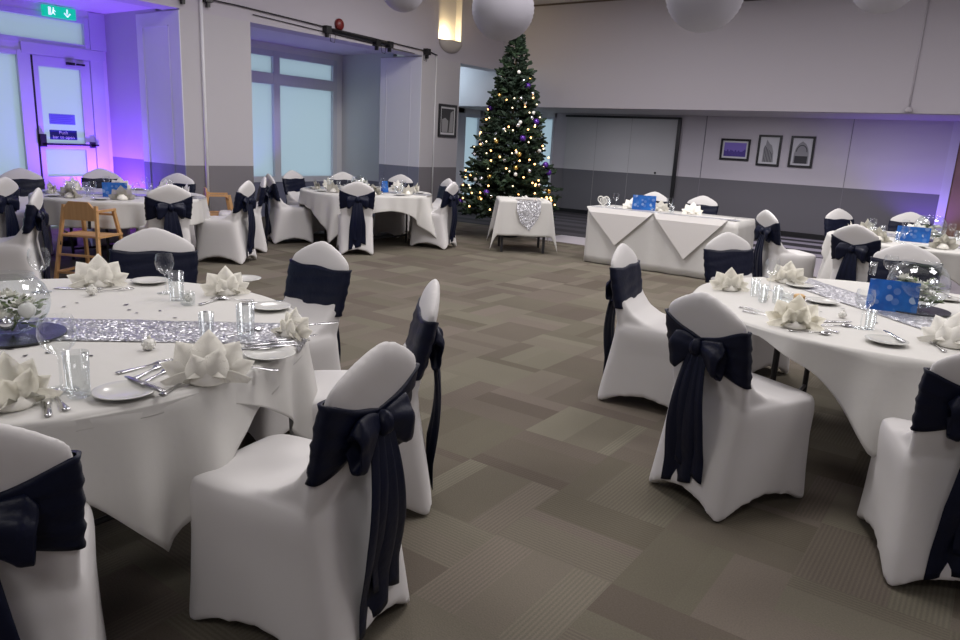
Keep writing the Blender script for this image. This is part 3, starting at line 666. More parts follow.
# ================================================================== TABLES AND CLOTHS
def round_table(c, R, label, group='round banquet tables'):
    t = thing('round_table', label, 'table', (*c, 0), 0, group)
    bm = new_bm(); lathe(bm, [(0, .715), (R-.01, .715), (R-.004, .72), (R-.004, .734), (R-.01, .738), (0, .738)], 64); obj('tabletop', bm, 'board', t)
    for sx in (-1, 1):
        for sy in (-1, 1):
            bm = new_bm(); tube(bm, [(sx*R*.45, sy*R*.45, 0), (sx*R*.45, sy*R*.45, .715)], .016, 10); obj('leg', bm, 'lead', t)
        bm = new_bm(); tube(bm, [(sx*R*.45, -R*.45, .12), (sx*R*.45, R*.45, .12)], .012, 8); obj('stretcher', bm, 'lead', t)
    return t
def cloth(c, R, s, corner, label, group, z=.742, seed=1, amp=1.0, sq=0.05, minl=.04):
    rnd = random.Random(seed); bm = new_bm(); N = 288; ph = [rnd.random()*6.28 for _ in range(6)]
    def L(th):
        d = (degm(th-corner+45)) ; return max(minl, s/cos(radians(d))-R)
    def degm(x):
        x = x % 90; return x-0 if x <= 45 else 90-x
    def L2(th):
        x = abs(((th-corner)+45) % 90 - 45)     # degrees away from a corner
        return max(minl, s/cos(radians(45-x)) - R)
    rad = [.0, .25, .5, .7, .82, .9, .95, .98]
    Rg = []
    for q in rad[1:]:
        Rg.append([(c[0]+R*q*cos(2*pi*k/N), c[1]+R*q*sin(2*pi*k/N), z + .0012*sin(9*q+3*cos(2*pi*k/N*2))) for k in range(N)])
    rows = 16
    for j in range(rows+1):
        t = j/rows; r = []
        for k in range(N):
            th = 360*k/N; a = radians(th); l = L2(th)*t
            x = abs(((th-corner)+45) % 90 - 45)
            rip = amp*(.06*sin(a*13+ph[0]) + .05*sin(a*21+ph[1]) + .03*sin(a*34+ph[2]) + .05*sin(a*7+ph[3]))
            wedge = math.exp(-(x/9)**2)*.16 - math.exp(-((x-14)/7)**2)*.10
            out = min(l, .012)*.9 + max(0, l-.01)*(.07 + rip + wedge) + .004
            # round the edge over
            e = min(1, l/.03); zz_ = z - .012*(1-(1-e)**2)*1 - max(0, l-.012)*(1-.04)
            r.append((c[0]+(R+out)*cos(a), c[1]+(R+out)*sin(a), max(.01, zz_)))
        Rg.append(r)
    V = rings(bm, Rg, True, False)
    bmesh.ops.recalc_face_normals(bm, faces=bm.faces)
    o = obj('tablecloth', bm, 'cloth', None, True); sd = o.modifiers.new('thickness', 'SOLIDIFY'); sd.thickness = .0016; sd.offset = -1
    return tag(o, label, 'tablecloth', group)
gc = 'white cloths on round tables'
round_table(T1, .99, 'round banquet table under white cloths, nearest on the left')
round_table(T2, 1.0, 'round banquet table under a white cloth, nearest on the right')
round_table(T3, .86, 'round banquet table under a white cloth beside the wooden high chair')
round_table(TM, .92, 'round banquet table under a white cloth below the far pier')
round_table(T4, .93, 'round banquet table under a white cloth at the far right')
cloth(T1, 1.0, 1.03, 37, 'white undercloth on the near left table, its fold showing at right', gc, .7405, 5, 1.4)
cloth(T1, 1.0, 1.055, -5, 'white square tablecloth on the near left table with a corner hanging forward', gc, .7445, 2, 1.5)
cloth(T2, 1.01, 1.02, -84, 'white square tablecloth on the near right table with a corner hanging forward', gc, .7425, 3, 1.4)
cloth(T3, .87, .96, -8, 'white tablecloth on the far left table beside the wooden high chair', gc, .7425, 7, minl=.28)
cloth(TM, .93, 1.13, -72, 'white tablecloth with long corners on the table below the far pier', gc, .7425, 9, .9)
cloth(T4, .94, 1.10, -140, 'white tablecloth on the far right table below the back wall pictures', gc, .7425, 11)
# another round table just behind the far right one
T6 = (1.35, 9.3)
# sequin runners
def runner(c, R, yaw, w, label, hang, z=.7465, hang2=None):
    bm = new_bm(); a = radians(yaw); ux, uy = cos(a), sin(a); n = 60; hang2 = hang if hang2 is None else hang2
    V = []
    for i in range(n+1):
        s = -(R+hang2) + (2*R+hang+hang2)*i/n; row = []
        for j in range(9):
            v = w*(j/8-.5); edge = sqrt(R*R-v*v)
            if s > edge: p = (edge+.012, v, z-(s-edge))
            elif s < -edge: p = (-edge-.012, v, z-(-s-edge))
            else: p = (s, v, z+.0008*sin(s*20+v*9))
            row.append(bm.verts.new((c[0]+ux*p[0]-uy*p[1], c[1]+uy*p[0]+ux*p[1], p[2])))
        V.append(row)
    for i in range(n):
        for j in range(8): bm.faces.new((V[i][j], V[i+1][j], V[i+1][j+1], V[i][j+1]))
    o = obj('sequin_runner', bm, 'sequin', None, True); sd = o.modifiers.new('thickness', 'SOLIDIFY'); sd.thickness = .0012; sd.offset = 1
    return tag(o, label, 'table runner', 'silver sequin runners')
runner(T1, 1.012, 42, .31, 'silver sequin runner across the near left table', .02, .7475)
runner(T2, 1.022, -44, .29, 'silver grey sequin runner across the near right table', .02)
runner(T4, .95, -40, .29, 'silver grey runner across the far right table', .1)
runner(TM, .94, 25, .29, 'silver runner across the table below the far pier', .01)
runner(T3, .88, 42, .29, 'silver runner across the far left table', .01)

# long top table
tt = thing('long_table', 'long rectangular top table in front of the back wall', 'table', (-3.55, 9.22, 0))
bm = new_bm(); box(bm, -.98, .98, -.36, .36, .715, .738); obj('tabletop', bm, 'board', tt)
for sx in (-1, 1):
    for sy in (-1, 1):
        bm = new_bm(); bar(bm, (sx*.9, sy*.28, 0), (sx*.9, sy*.28, .715), .04); obj('leg', bm, 'lead', tt)
def boxcloth(x0, x1, y0, y1, zb, name, label, z=.742, fl=.02, seed=4):
    bm = new_bm(); peri = []; n = 40
    for k in range(n): peri.append((x0+(x1-x0)*k/n, y0, 0, -1))
    for k in range(20): peri.append((x1, y0+(y1-y0)*k/20, 1, 0))
    for k in range(n): peri.append((x1-(x1-x0)*k/n, y1, 0, 1))
    for k in range(20): peri.append((x0, y1-(y1-y0)*k/20, -1, 0))
    R = [[(x, y, z) for x, y, *_ in peri]]
    for j in range(1, 9):
        t = j/8; R.append([(x+nx*(fl*t+.010*t*sin(k*.9+seed))+.004*nx, y+ny*(fl*t+.010*t*sin(k*.9+seed))+.004*ny, z-(z-zb)*t) for k, (x, y, nx, ny) in enumerate(peri)])
    rings(bm, R, True, False); o = obj(name, bm, 'cloth', None, True); sd = o.modifiers.new('thickness', 'SOLIDIFY'); sd.thickness = .0015
    return tag(o, label, 'tablecloth')
boxcloth(-4.55, -2.55, 8.85, 9.60, .012, 'tablecloth', 'white floor length cloth on the long top table')
for i, (x0, x1, dz) in enumerate(((-4.57, -3.62, .46), (-3.62, -2.68, .52))):
    bm = new_bm(); xm = (x0+x1)/2; y = 8.818; n = 12
    top = [(x0+(x1-x0)*k/n) for k in range(n+1)]
    vt = [bm.verts.new((x, 9.2, .7455)) for x in top]; v0 = [bm.verts.new((x, 8.838, .7455)) for x in top]
    for k in range(n): bm.faces.new((vt[k], vt[k+1], v0[k+1], v0[k]))
    prev = v0
    for j in range(1, 9):
        t = j/8; cur = [bm.verts.new((xm+(x-xm)*(1-t)+0, y-.004-.018*t, .742-(dz)*t)) for x in top] if j < 8 else [bm.verts.new((xm, y-.024, .742-dz))]
        for k in range(n):
            if j < 8: bm.faces.new((prev[k], prev[k+1], cur[k+1], cur[k]))
            else: bm.faces.new((prev[k], prev[k+1], cur[0]))
        prev = cur
    o = obj('diamond_overlay', bm, mat('overlay_linen', (.68, .66, .64), .75)); sd = o.modifiers.new('thickness', 'SOLIDIFY'); sd.thickness = .004; sd.offset = 1
    tag(o, 'white diamond overlay draped over the %s half of the long top table' % ('left', 'right')[i], 'table overlay', 'diamond overlays on the top table')
bm = new_bm(); box(bm, -4.53, -2.57, 8.86, 9.02, .750, .753); tag(obj('sequin_runner', bm, 'sequin'), 'silver sequin runner along the front edge of the long top table', 'table runner')

# cake table with sequin square
ck = thing('square_table', 'small square cake table in front of the Christmas tree', 'table', (-5.72, 9.05, 0), radians(38))
bm = new_bm(); box(bm, -.36, .36, -.36, .36, .715, .738); obj('tabletop', bm, 'board', ck)
for sx in (-1, 1):
    for sy in (-1, 1):
        bm = new_bm(); bar(bm, (sx*.30, sy*.30, 0), (sx*.30, sy*.30, .715), .035); obj('leg', bm, 'lead', ck)
def square_cloth(c, yaw, half, s, z, m, name, label, cat, minz=.02, sag=0):
    bm = new_bm(); n = 56; g = {}
    for i in range(n+1):
        for j in range(n+1):
            u = -s+2*s*i/n; v = -s+2*s*j/n; du = max(0, abs(u)-half); dv = max(0, abs(v)-half)
            x = max(-half, min(half, u)); y = max(-half, min(half, v)); d = du+dv if (du > 0 and dv > 0) else max(du, dv)
            if du > 0 and dv > 0:
                dd = hypot(du, dv); drop = dd; x += (1 if u > 0 else -1)*(.004+.18*min(du, dv)+.05*du); y += (1 if v > 0 else -1)*(.004+.18*min(du, dv)+.05*dv)
            else:
                drop = d
                if du > 0: x += (1 if u > 0 else -1)*(.004+du*(.05+.03*sin(v*17)))
                if dv > 0: y += (1 if v > 0 else -1)*(.004+dv*(.05+.03*sin(u*17)))
            g[i, j] = bm.verts.new((x, y, max(minz, z-drop)))
    for i in range(n):
        for j in range(n): bm.faces.new((g[i, j], g[i+1, j], g[i+1, j+1], g[i, j+1]))
    o = obj(name, bm, m, None, True); o.location = (*c, 0); o.rotation_euler = (0, 0, radians(yaw)); sd = o.modifiers.new('thickness', 'SOLIDIFY'); sd.thickness = .0015; sd.offset = 1
    return tag(o, label, cat)
square_cloth((-5.72, 9.05), 38, .365, .86, .742, 'cloth', 'tablecloth', 'white tablecloth with hanging corners on the cake table', 'tablecloth')
bm = new_bm(); n = 16
# sequin square laid over the front edge, hanging as a point
cx_, hw_ = .05, .17
pts = [(-hw_, -.1, .7465), (hw_, -.1, .7465), (hw_, -.372, .7465), (-hw_, -.372, .7465)]
v = [bm.verts.new((cx_+x, y, z)) for x, y, z in pts]; bm.faces.new(v)
w_ = [bm.verts.new((cx_+hw_, -.392, .60)), bm.verts.new((cx_+hw_*.75, -.40, .48)), bm.verts.new((cx_+.02, -.41, .33)), bm.verts.new((cx_-hw_*.7, -.40, .46)), bm.verts.new((cx_-hw_, -.392, .60))]
bm.faces.new([v[3], v[2], *w_]); o = obj('sequin_square', bm, 'sequin'); o.location = (-5.72, 9.05, 0); o.rotation_euler = (0, 0, radians(38)); sd = o.modifiers.new('thickness', 'SOLIDIFY'); sd.thickness = .002; sd.offset = 1
tag(o, 'silver sequin square draped over the front of the cake table', 'table runner')

# ================================================================== TABLEWARE
def leafpetal(bm, base, tip, side, width, fold, lift=0, n=7):
    """pointed folded petal: ridge pushed by fold"""
    base, tip, side, fold = Vector(base), Vector(tip), Vector(side).normalized(), Vector(fold)
    L, Mi, Rr = [], [], []
    for i in range(n+1):
        t = i/n; p = base.lerp(tip, t); w = width*(.55+.9*t*(1-t)*1.6)*(1-t**4)
        L.append(bm.verts.new(p-side*w/2)); Rr.append(bm.verts.new(p+side*w/2)); Mi.append(bm.verts.new(p+fold*(.4+sin(pi*min(1, t*1.05))*.8)*(1-t**3)))
    for i in range(n): bm.faces.new((L[i], L[i+1], Mi[i+1], Mi[i])); bm.faces.new((Mi[i], Mi[i+1], Rr[i+1], Rr[i]))
def napkin_mesh():
    bm = new_bm()
    for a, l, w, y, f in ((-34, .140, .120, .012, .028), (2, .155, .125, .0, .034), (36, .138, .120, .014, .028), (-66, .128, .085, .004, .02), (67, .128, .085, .006, .02), (18, .115, .10, -.022, .024), (-18, .10, .095, -.026, .02)):
        r = radians(a); d = Vector((sin(r), .16 if y >= 0 else -.10, cos(r)))
        leafpetal(bm, (0.02*sin(r), y, .002), Vector((0.02*sin(r), y, .002))+d*l, (cos(r), 0, -sin(r)), w, Vector((0, -f, .002)))
    for a, l in ((-82, .13), (84, .13), (-40, .085), (44, .085)):   # low front folds lying forward
        r = radians(a); d = Vector((sin(r), -.62*cos(r)-.15, .06+.30*abs(cos(r))))
        leafpetal(bm, (0, -.012, .004), Vector((0, -.012, .004))+d*l, (cos(r), 0, -sin(r)*.3), .085, Vector((0, -.004, .026)))
    bmesh.ops.solidify(bm, geom=bm.faces[:], thickness=.0022)
    lathe(bm, [(0, .001), (.055, .001), (.060, .010), (.045, .034), (.02, .055), (0, .06)], 18)
    for v in bm.verts: v.co.z = max(.0005, v.co.z)
    return mesh('folded_napkin', bm, 'napkin', True)
NM = napkin_mesh()
def one(name, me, cat):
    def mk(): return tag(obj(name, me, 0), '', cat)
    return Kind(mk)
K = {}
K['napkin'] = one('folded_napkin', NM, 'napkin')
bm = new_bm(); lathe(bm, [(0, .004), (.052, .004), (.058, .008), (.084, .014), (.0865, .0165), (.084, .0175), (.058, .011), (.050, .0075), (0, .0075)], 40); K['plate'] = one('side_plate', mesh('side_plate', bm, 'ceramic'), 'plate')
def wine(h, r, prof='wide'):
    bm = new_bm(); hb = h*.52
    P = [(r*.88, .0), (r*.88, .0015), (r*.3, .006), (.0045, .014), (.0038, hb*.6), (.005, hb*.92), (r*.45, hb), (r*.84, hb+(h-hb)*.22), (r, hb+(h-hb)*.5), (r*.92, hb+(h-hb)*.82), (r*.80, h)]
    lathe(bm, P, 28, cap0=True); return mesh('wine_glass', bm, 'glass')
def tumbler(h, r):
    bm = new_bm(); lathe(bm, [(r*.86, 0), (r*.9, .012), (r, h), (r*.965, h), (r*.87, .014), (0.001, .013)], 28, cap0=True); return mesh('tumbler', bm, 'glass')
K['wine'] = one('wine_glass', wine(.185, .043), 'glass'); K['goblet'] = one('wine_glass', wine(.22, .052), 'glass'); K['tumbler'] = one('tumbler', tumbler(.13, .034), 'glass')
def knife():
    bm = new_bm(); R = []
    for y, w, h in ((-.10, .006, .003), (-.09, .0095, .004), (-.03, .008, .0035), (-.01, .006, .003), (.0, .010, .0012), (.06, .011, .0010), (.095, .007, .0009), (.105, .001, .0008)):
        R.append([(w*a, y, .003+h*b) for a, b in ((-1, -.6), (1, -.6), (1, .6), (-1, .6))])
    rings(bm, R); return mesh('knife', bm, 'steel')
def fork():
    bm = new_bm(); R = []
    for y, w, h in ((-.10, .0095, .002), (-.085, .010, .002), (-.03, .004, .0018), (.02, .0035, .0018), (.035, .011, .0016), (.05, .0125, .0016)):
        R.append([(w*a, y, .003+.004*max(0, (y)/.05)+h*b) for a, b in ((-1, -.6), (1, -.6), (1, .6), (-1, .6))])
    rings(bm, R)
    for k in range(4): x = -.0105+.007*k; bar(bm, (x, .049, .007), (x, .095, .004), .0035, .002)
    return mesh('fork', bm, 'steel')
def spoon():
    bm = new_bm(); R = []
    for y, w, h in ((-.10, .0095, .002), (-.085, .010, .002), (-.03, .004, .0018), (.03, .0035, .002)):
        R.append([(w*a, y, .003+h*b) for a, b in ((-1, -.6), (1, -.6), (1, .6), (-1, .6))])
    rings(bm, R); ball(bm, (0, .055, .006), .02, 14, 8, .3)
    for v in bm.verts:
        if v.co.y > .034 and abs(v.co.z) < .02: v.co.y = .055+(v.co.y-.055)*1.35 if v.co.y > .0351 else v.co.y
    return mesh('spoon', bm, 'steel')
K['knife'] = one('knife', knife(), 'knife'); K['fork'] = one('fork', fork(), 'fork'); K['spoon'] = one('spoon', spoon(), 'spoon')
bm = new_bm(); ball(bm, (0, 0, .022), .022, 18, 12); ball(bm, (.004, 0, .046), .008, 8, 6); tube(bm, [(0, 0, .045), (.018, .004, .056), (.03, .006, .053)], .0015, 5)
for k in range(14):
    a = k*2.4; z = .006+.032*k/14; rr = sqrt(max(0, .022**2-(z-.022)**2)); ball(bm, (rr*cos(a), rr*sin(a), z), .0055, 8, 6)
K['favour'] = one('rose_favour', mesh('rose_favour', bm, 'whiteball'), 'table favour')
bm = new_bm(); lathe(bm, [(.022, 0), (.030, .004), (.033, .04), (.030, .058), (.027, .058), (.029, .04), (.026, .006), (.001, .004)], 20, cap0=True); K['votive'] = one('votive_glass', mesh('votive_glass', bm, 'glass'), 'candle holder')
bm = new_bm(); vs = [bm.verts.new((.008*cos(2*pi*k/8)*(1.3 if k % 4 == 0 else 1), .0055*sin(2*pi*k/8), .0)) for k in range(8)]; bm.faces.new(vs); bmesh.ops.solidify(bm, geom=bm.faces[:], thickness=.0008); K['confetti'] = one('confetti_leaf', mesh('confetti_leaf', bm, 'confetti', False), 'confetti')

ZT1, ZT2 = .7462, .7445
def put(kind, x, y, z, rz, key, base, group, sc=None):
    o = K[kind].put((x, y, z), rz, '', None, sc); later(o, key, base, group); return o
def at(px, py, z): p = pt(px, py, z); return p.x, p.y
def camrot(x, y): return atan2(-y, -x)+pi/2     # front (local -Y) towards the camera
near = 'on the near left table'; nr = 'on the near right table'
def P1(kind, px, py, rz, what, sc=None, dz=0, onrun=False):
    x, y = at(px, py, ZT1); return put(kind, x, y, ZT1+dz, rz, kind+'1', what+' '+near, kind+'s on the near left table', sc)
def P2(kind, px, py, rz, what, sc=None, dz=0):
    x, y = at(px, py, ZT2); return put(kind, x, y, ZT2+dz, rz, kind+'2', what+' '+nr, kind+'s on the near right table', sc)
nap = 'cream napkin folded like a flower'
for px, py, s, dr in ((99, 286, .98, 0), (226, 294, .85, .2), (292, 336, .72, -.9), (208, 381, 1.02, -.1), (12, 406, .95, .5)):
    x, y = at(px, py, ZT1); P1('napkin', px, py, camrot(x, y)+dr, nap, s)
for px, py in ((150, 283), (271, 309), (270, 357), (125, 395), (244, 281)): P1('plate', px, py, 0, 'white side plate')
P1('goblet', 62, 390, 0, 'tall wine glass'); P1('wine', 166, 293, 0, 'wine glass'); P1('goblet', 42, 292, 0, 'wine glass behind the fishbowl', .9)
for px, py in ((79, 396), (177, 300), (246, 338), (207, 340)): P1('tumbler', px, py, 0, 'clear water tumbler', .8 if px == 207 else 1)
P1('favour', 92, 295, .4, 'small beaded white favour', .95); P1('favour', 149, 350, 2, 'small beaded white favour', .95); P1('votive', 188, 305, 0, 'small glass votive holder'); P1('favour', 188, 303, 0, 'small beaded white favour', .8, .005)
for kind, px, py, a, w in (('knife', 145, 390, 30, 'steel knife resting on a plate'), ('fork', 150, 372, -35, 'steel fork'), ('fork', 158, 376, -35, 'steel fork'), ('fork', 147, 367, -60, 'steel fork'), ('fork', 180, 385, -30, 'steel fork'),
        ('fork', 250, 368, 60, 'steel fork'), ('spoon', 246, 333, -50, 'steel spoon'), ('spoon', 58, 400, 10, 'steel dessert spoon'), ('knife', 47, 405, 0, 'steel knife'), ('knife', 272, 344, -70, 'steel knife'),
        ('knife', 292, 339, -65, 'steel knife'), ('spoon', 215, 301, -40, 'steel spoon'), ('fork', 232, 300, 70, 'steel fork'), ('knife', 262, 303, -75, 'steel knife'), ('knife', 78, 289, 75, 'steel knife'), ('fork', 112, 291, -75, 'steel fork'), ('knife', 315, 325, -70, 'steel knife'), ('knife', 268, 352, -75, 'steel knife resting on a plate')):
    x, y = at(px, py, ZT1); base = camrot(x, y); P1(kind, px, py, base+radians(a), w, 1.0, .0165 if 'resting' in w else .0005)
for px, py in ((77, 303), (126, 305), (129, 310), (110, 320), (160, 311), (137, 313), (10, 349), (48, 353), (25, 356), (84, 353), (91, 356), (64, 307), (120, 335), (175, 318), (205, 312), (152, 325)):
    P1('confetti', px, py, random.random()*3, 'dark leaf shaped confetti piece', random.uniform(.8, 1.5), .002)
for px, py, s, dr in ((729, 290, .85, .3), (786, 283, .9, -.2), (794, 327, .98, .1), (951, 346, 1.0, -.2)):
    x, y = at(px, py, ZT2); P2('napkin', px, py, camrot(x, y)+dr, nap, s)
for px, py in ((886, 343), (822, 303), (800, 287), (945, 300)): P2('plate', px, py, .3, 'white side plate')
P2('wine', 769, 290, 0, 'wine glass'); P2('goblet', 860, 328, 0, 'tall wine glass', .85); P2('goblet', 887, 284, 0, 'wine glass behind the blue card', .85)
for px, py in ((754, 296), (762, 302), (776, 303), (869, 329), (872, 275)): P2('tumbler', px, py, 0, 'clear water tumbler', .72)
P2('votive', 786, 303, 0, 'small glass votive holder'); P2('favour', 765, 300, 0, 'small beaded white favour', .8); P2('favour', 842, 318, 1, 'small beaded white favour', .8)
for kind, px, py, a, w in (('fork', 758, 311, 75, 'steel fork'), ('fork', 762, 315, 75, 'steel fork'), ('spoon', 835, 326, -60, 'steel spoon'), ('knife', 832, 322, -55, 'steel knife'), ('fork', 818, 328, 60, 'steel fork'), ('spoon', 812, 333, -75, 'steel spoon'),
        ('knife', 893, 340, 25, 'steel knife resting on a plate'), ('fork', 936, 346, 20, 'steel fork'), ('knife', 930, 338, 5, 'steel knife'), ('knife', 808, 285, 75, 'steel knife'), ('knife', 798, 300, 80, 'steel knife'), ('knife', 944, 297, 20, 'steel knife resting on a plate')):
    x, y = at(px, py, ZT2); P2(kind, px, py, camrot(x, y)+radians(a), w, 1.0, .0165 if 'resting' in w else .0005)
for px, py in ((826, 304), (821, 312), (817, 318), (876, 323), (905, 323), (843, 309), (790, 330), (930, 325), (852, 300), (812, 306)): P2('confetti', px, py, random.random()*3, 'dark leaf shaped confetti piece', random.uniform(.8, 1.5), .002)

# fishbowl centrepieces
def lathe_bowl(r, sq=.9):
    bm = new_bm(); P = []; n = 22
    for j in range(n+1):
        a = radians(8+(180-8-38)*j/n); P.append((r*sin(a), r*sq*(1-cos(a))))
    P.append((P[-1][0]+.006, P[-1][1]+.008)); lathe(bm, [(0.001, P[0][1])]+P, 40); return mesh('glass_bowl', bm, 'bowl')
def centrepiece(c, z, r, where, full=True, mr=None):
    mr = mr or r*1.15
    bm = new_bm(); lathe(bm, [(0, 0), (mr, 0), (mr, .006), (0, .006)], 40, cap0=False); tag(obj('mirror_plate', bm, 'mirror', None, False, (*c, z+.002)), 'round dark mirror plate under the fishbowl '+where, 'mirror')
    zb = z+.009
    tag(obj('fishbowl', lathe_bowl(r), 0, None, False, (*c, zb)), 'round clear glass fishbowl '+where, 'bowl')
    rnd = random.Random(int(c[0]*77)); fa = thing('flower_arrangement', 'white roses with green leaves inside the fishbowl '+where, 'flowers', (*c, zb+.004))
    fl = [(-.35, -.2, .50), (.3, -.3, .42), (.05, .25, .55), (.42, .18, .66), (-.15, .45, .60), (-.45, .15, .72), (.1, -.55, .62)]
    for fx, fy, fz in fl[:(7 if full else 4)]:
        bm = new_bm(); q = r*.31
        for ring_, cnt in ((1.0, 6), (.7, 5), (.35, 3)):
            for k in range(cnt):
                a = 2*pi*k/cnt+ring_*2; d = Vector((cos(a), sin(a), 0)); leafpetal(bm, d*q*.15*ring_, d*q*ring_+Vector((0, 0, q*(1.15-ring_*.75))), (-sin(a), cos(a), 0), q*1.2*ring_+q*.2, d*.25*q, n=4)
        ball(bm, (0, 0, q*.25), q*.32, 8, 6)
        o = obj('rose', bm, 'flower', fa, True); o.location = (fx*r, fy*r, fz*r*1.35-.01)
    bm = new_bm()
    for k in range(110 if full else 40):
        a = rnd.random()*6.28; rr = r*.72*sqrt(rnd.random()); zz_ = r*(.22+.75*rnd.random()); p = Vector((rr*cos(a), rr*sin(a), zz_)); d = Vector((cos(a+rnd.random()), sin(a+rnd.random()), rnd.uniform(-.2, .8))).normalized()*r*.26
        leafpetal(bm, p, p+d, (-d.y, d.x, 0), r*.17, Vector((0, 0, r*.03)), n=3)
    obj('foliage', bm, 'leaf', fa)
    bm = new_bm()
    for k in range(6): a = k; tube(bm, [(0, 0, .004), (r*.3*cos(a), r*.3*sin(a), r*.6)], .0025, 5)
    obj('stems', bm, 'stem', fa)
    if full:
        for nm, m_, fx, fy, fz, rr, w in (('bauble', 'navyball', -.50, -.42, .62, .27, 'navy'), ('bauble', 'silverball', -.10, -.62, .36, .20, 'silver'), ('bauble', 'whiteball', .55, -.30, .66, .20, 'pearl white'), ('bauble', 'silverball', .35, .5, .4, .2, 'silver')):
            pass
    return fa
x, y = at(13, 336, ZT1); B1 = (x, y)
centrepiece(B1, ZT1+.002, .128, 'on the near left table', True, .17)
x, y = at(913, 310, ZT2); B2 = (x, y)
centrepiece(B2, ZT2+.002, .15, 'on the near right table', True, .175)
def bauble(p, r, m, label, group=None, cap=True):
    t = tag(obj('bauble', new_ball(r), m, None, True, p), label, 'bauble', group)
    t.data.materials.clear(); t.data.materials.append(M[m])
    return t
def new_ball(r):
    bm = new_bm(); ball(bm, (0, 0, 0), r, 20, 14); lathe(bm, [(r*.2, r*.96), (r*.2, r*1.12), (0, r*1.14)], 8); return bm
cr = Vector((cos(YAW), sin(YAW), 0)); ca = Vector((-sin(YAW), cos(YAW), 0))
def inb(B, z, r, a, b, h): v = Vector((*B, z)) + cr*a*r - ca*b*r; return (v.x, v.y, z+h*r)
bauble(inb(B1, ZT1, .128, -.35, .78, .80), .034, 'navyball', 'navy bauble in the fishbowl on the near left table')
bauble(inb(B1, ZT1, .128, .32, .70, .55), .023, 'silverball', 'small silver bauble low in the near left fishbowl')
bauble(inb(B1, ZT1, .128, .66, .3, .85), .028, 'whiteball', 'pearl white bauble at the right of the near left fishbowl')
bauble(inb(B2, ZT2, .15, .35, .35, 1.0), .030, 'silverball', 'silver bauble in the fishbowl on the near right table')
# blue bokeh cards
def card(c, z, rz, w, h, label, tilt=8, words=False):
    t = thing('table_card', label, 'card', (*c, z), rz)
    bm = new_bm(); tl = radians(tilt)
    for s in (-1, 1):
        v = [(-w/2, s*sin(tl)*h, 0), (w/2, s*sin(tl)*h, 0), (w/2, 0, h*cos(tl)), (-w/2, 0, h*cos(tl))]
        a_ = [bm.verts.new(p) for p in v]; bm.faces.new(a_ if s < 0 else a_[::-1])
    bmesh.ops.solidify(bm, geom=bm.faces[:], thickness=.0012)
    obj('card_stock', bm, 'bokeh', t)
    return t
card(at(890, 311, ZT2), ZT2+.001, camrot(*at(892, 310, ZT2))+.12, .235, .165, 'blue and white bokeh card standing against the near right fishbowl', 10)
# other tables: compact settings
def setting(c, R, n, z, key, where, bowl=True, off=0, card_at=None, rings_=(.74, .56)):
    for k in range(n):
        a = off+2*pi*k/n; ux, uy = cos(a), sin(a)
        put('napkin', c[0]+R*.78*ux, c[1]+R*.78*uy, z, a+pi/2+pi, 'napkin'+key, nap+' '+where, 'napkins '+where, .95)
        put('wine', c[0]+R*.60*ux-.14*uy, c[1]+R*.60*uy+.14*ux, z, 0, 'wine'+key, 'wine glass '+where, 'wine glasses '+where, .9)
        put('tumbler', c[0]+R*.55*ux-.03*uy, c[1]+R*.55*uy+.03*ux, z, 0, 'tumbler'+key, 'water tumbler '+where, 'tumblers '+where, .8)
        put('plate', c[0]+R*.80*ux+.2*uy, c[1]+R*.80*uy-.2*ux, z+.0005, 0, 'plate'+key, 'white side plate '+where, 'side plates '+where)
ZT = .7475
setting(T3, .86, 8, ZT, '3', 'on the far left table', off=.3)
setting(TM, .92, 8, ZT, 'M', 'on the table below the far pier', off=.1)
setting(T4, .93, 8, ZT, '4', 'on the far right table', off=.25)
centrepiece(T4, ZT, .15, 'on the far right table', False)
centrepiece((TM[0]-.05, TM[1]-.1), ZT, .12, 'on the table below the far pier', False)
x, y = at(905, 238, ZT); card((T4[0]-.12, T4[1]-.25), ZT, camrot(x, y), .30, .15, 'blue bokeh card in front of the fishbowl on the far right table')
x, y = at(122, 190, ZT); card((-7.75, 4.10), ZT, camrot(-7.75, 4.1), .24, .15, 'blue bokeh card standing on the far left table')
card((-7.25, 7.75), ZT, camrot(-7.2, 7.8)+1.0, .14, .16, 'small blue card on the table below the far pier')
# top table items
ZTT = .7535
card((-3.88, 9.12), ZTT, camrot(-3.9, 9.1)-.1, .30, .19, 'blue and white card on the long top table')
for i, (x, y, s) in enumerate(((-4.06, 9.15, .95), (-3.68, 9.2, .9), (-3.25, 9.2, 1.0))): put('napkin', x, y, ZTT, camrot(x, y), 'napkinT', nap+' on the long top table', 'napkins on the top table', s)
for x, y in ((-4.28, 9.10), (-3.52, 9.1)): put('wine', x, y, ZTT, 0, 'wineT', 'wine glass on the long top table', 'wine glasses on the top table')
for x, y in ((-4.34, 9.02), (-3.45, 9.02)): put('tumbler', x, y, ZTT, 0, 'tumblerT', 'water tumbler on the long top table', 'tumblers on the top table', .8)
hb = thing('heart_ornament', 'white pierced heart ornament at the left end of the long top table', 'ornament', (-4.42, 9.06, ZTT), .5)
bm = new_bm(); pts = []
for k in range(28):
    t = 2*pi*k/28; pts.append((.075*sin(t)**3*1.0-.02, 0, .075+.075*(13*cos(t)-5*cos(2*t)-2*cos(3*t)-cos(4*t))/16))
tube(bm, pts+[pts[0]], .008, 6); 
for k in range(-2, 3): tube(bm, [(k*.022-.02, 0, .075+.05*cos(k*.5)), (k*.012-.02, 0, .02)], .004, 5); tube(bm, [(-.075, 0, .06+k*.018), (.04, 0, .09+k*.012)], .003, 5)
obj('heart_lattice', bm, 'whiteball', hb, True); bm = new_bm(); lathe(bm, [(0, 0), (.03, 0), (.03, .006), (0, .006)], 14, -.02, 0); obj('foot', bm, 'whiteball', hb)
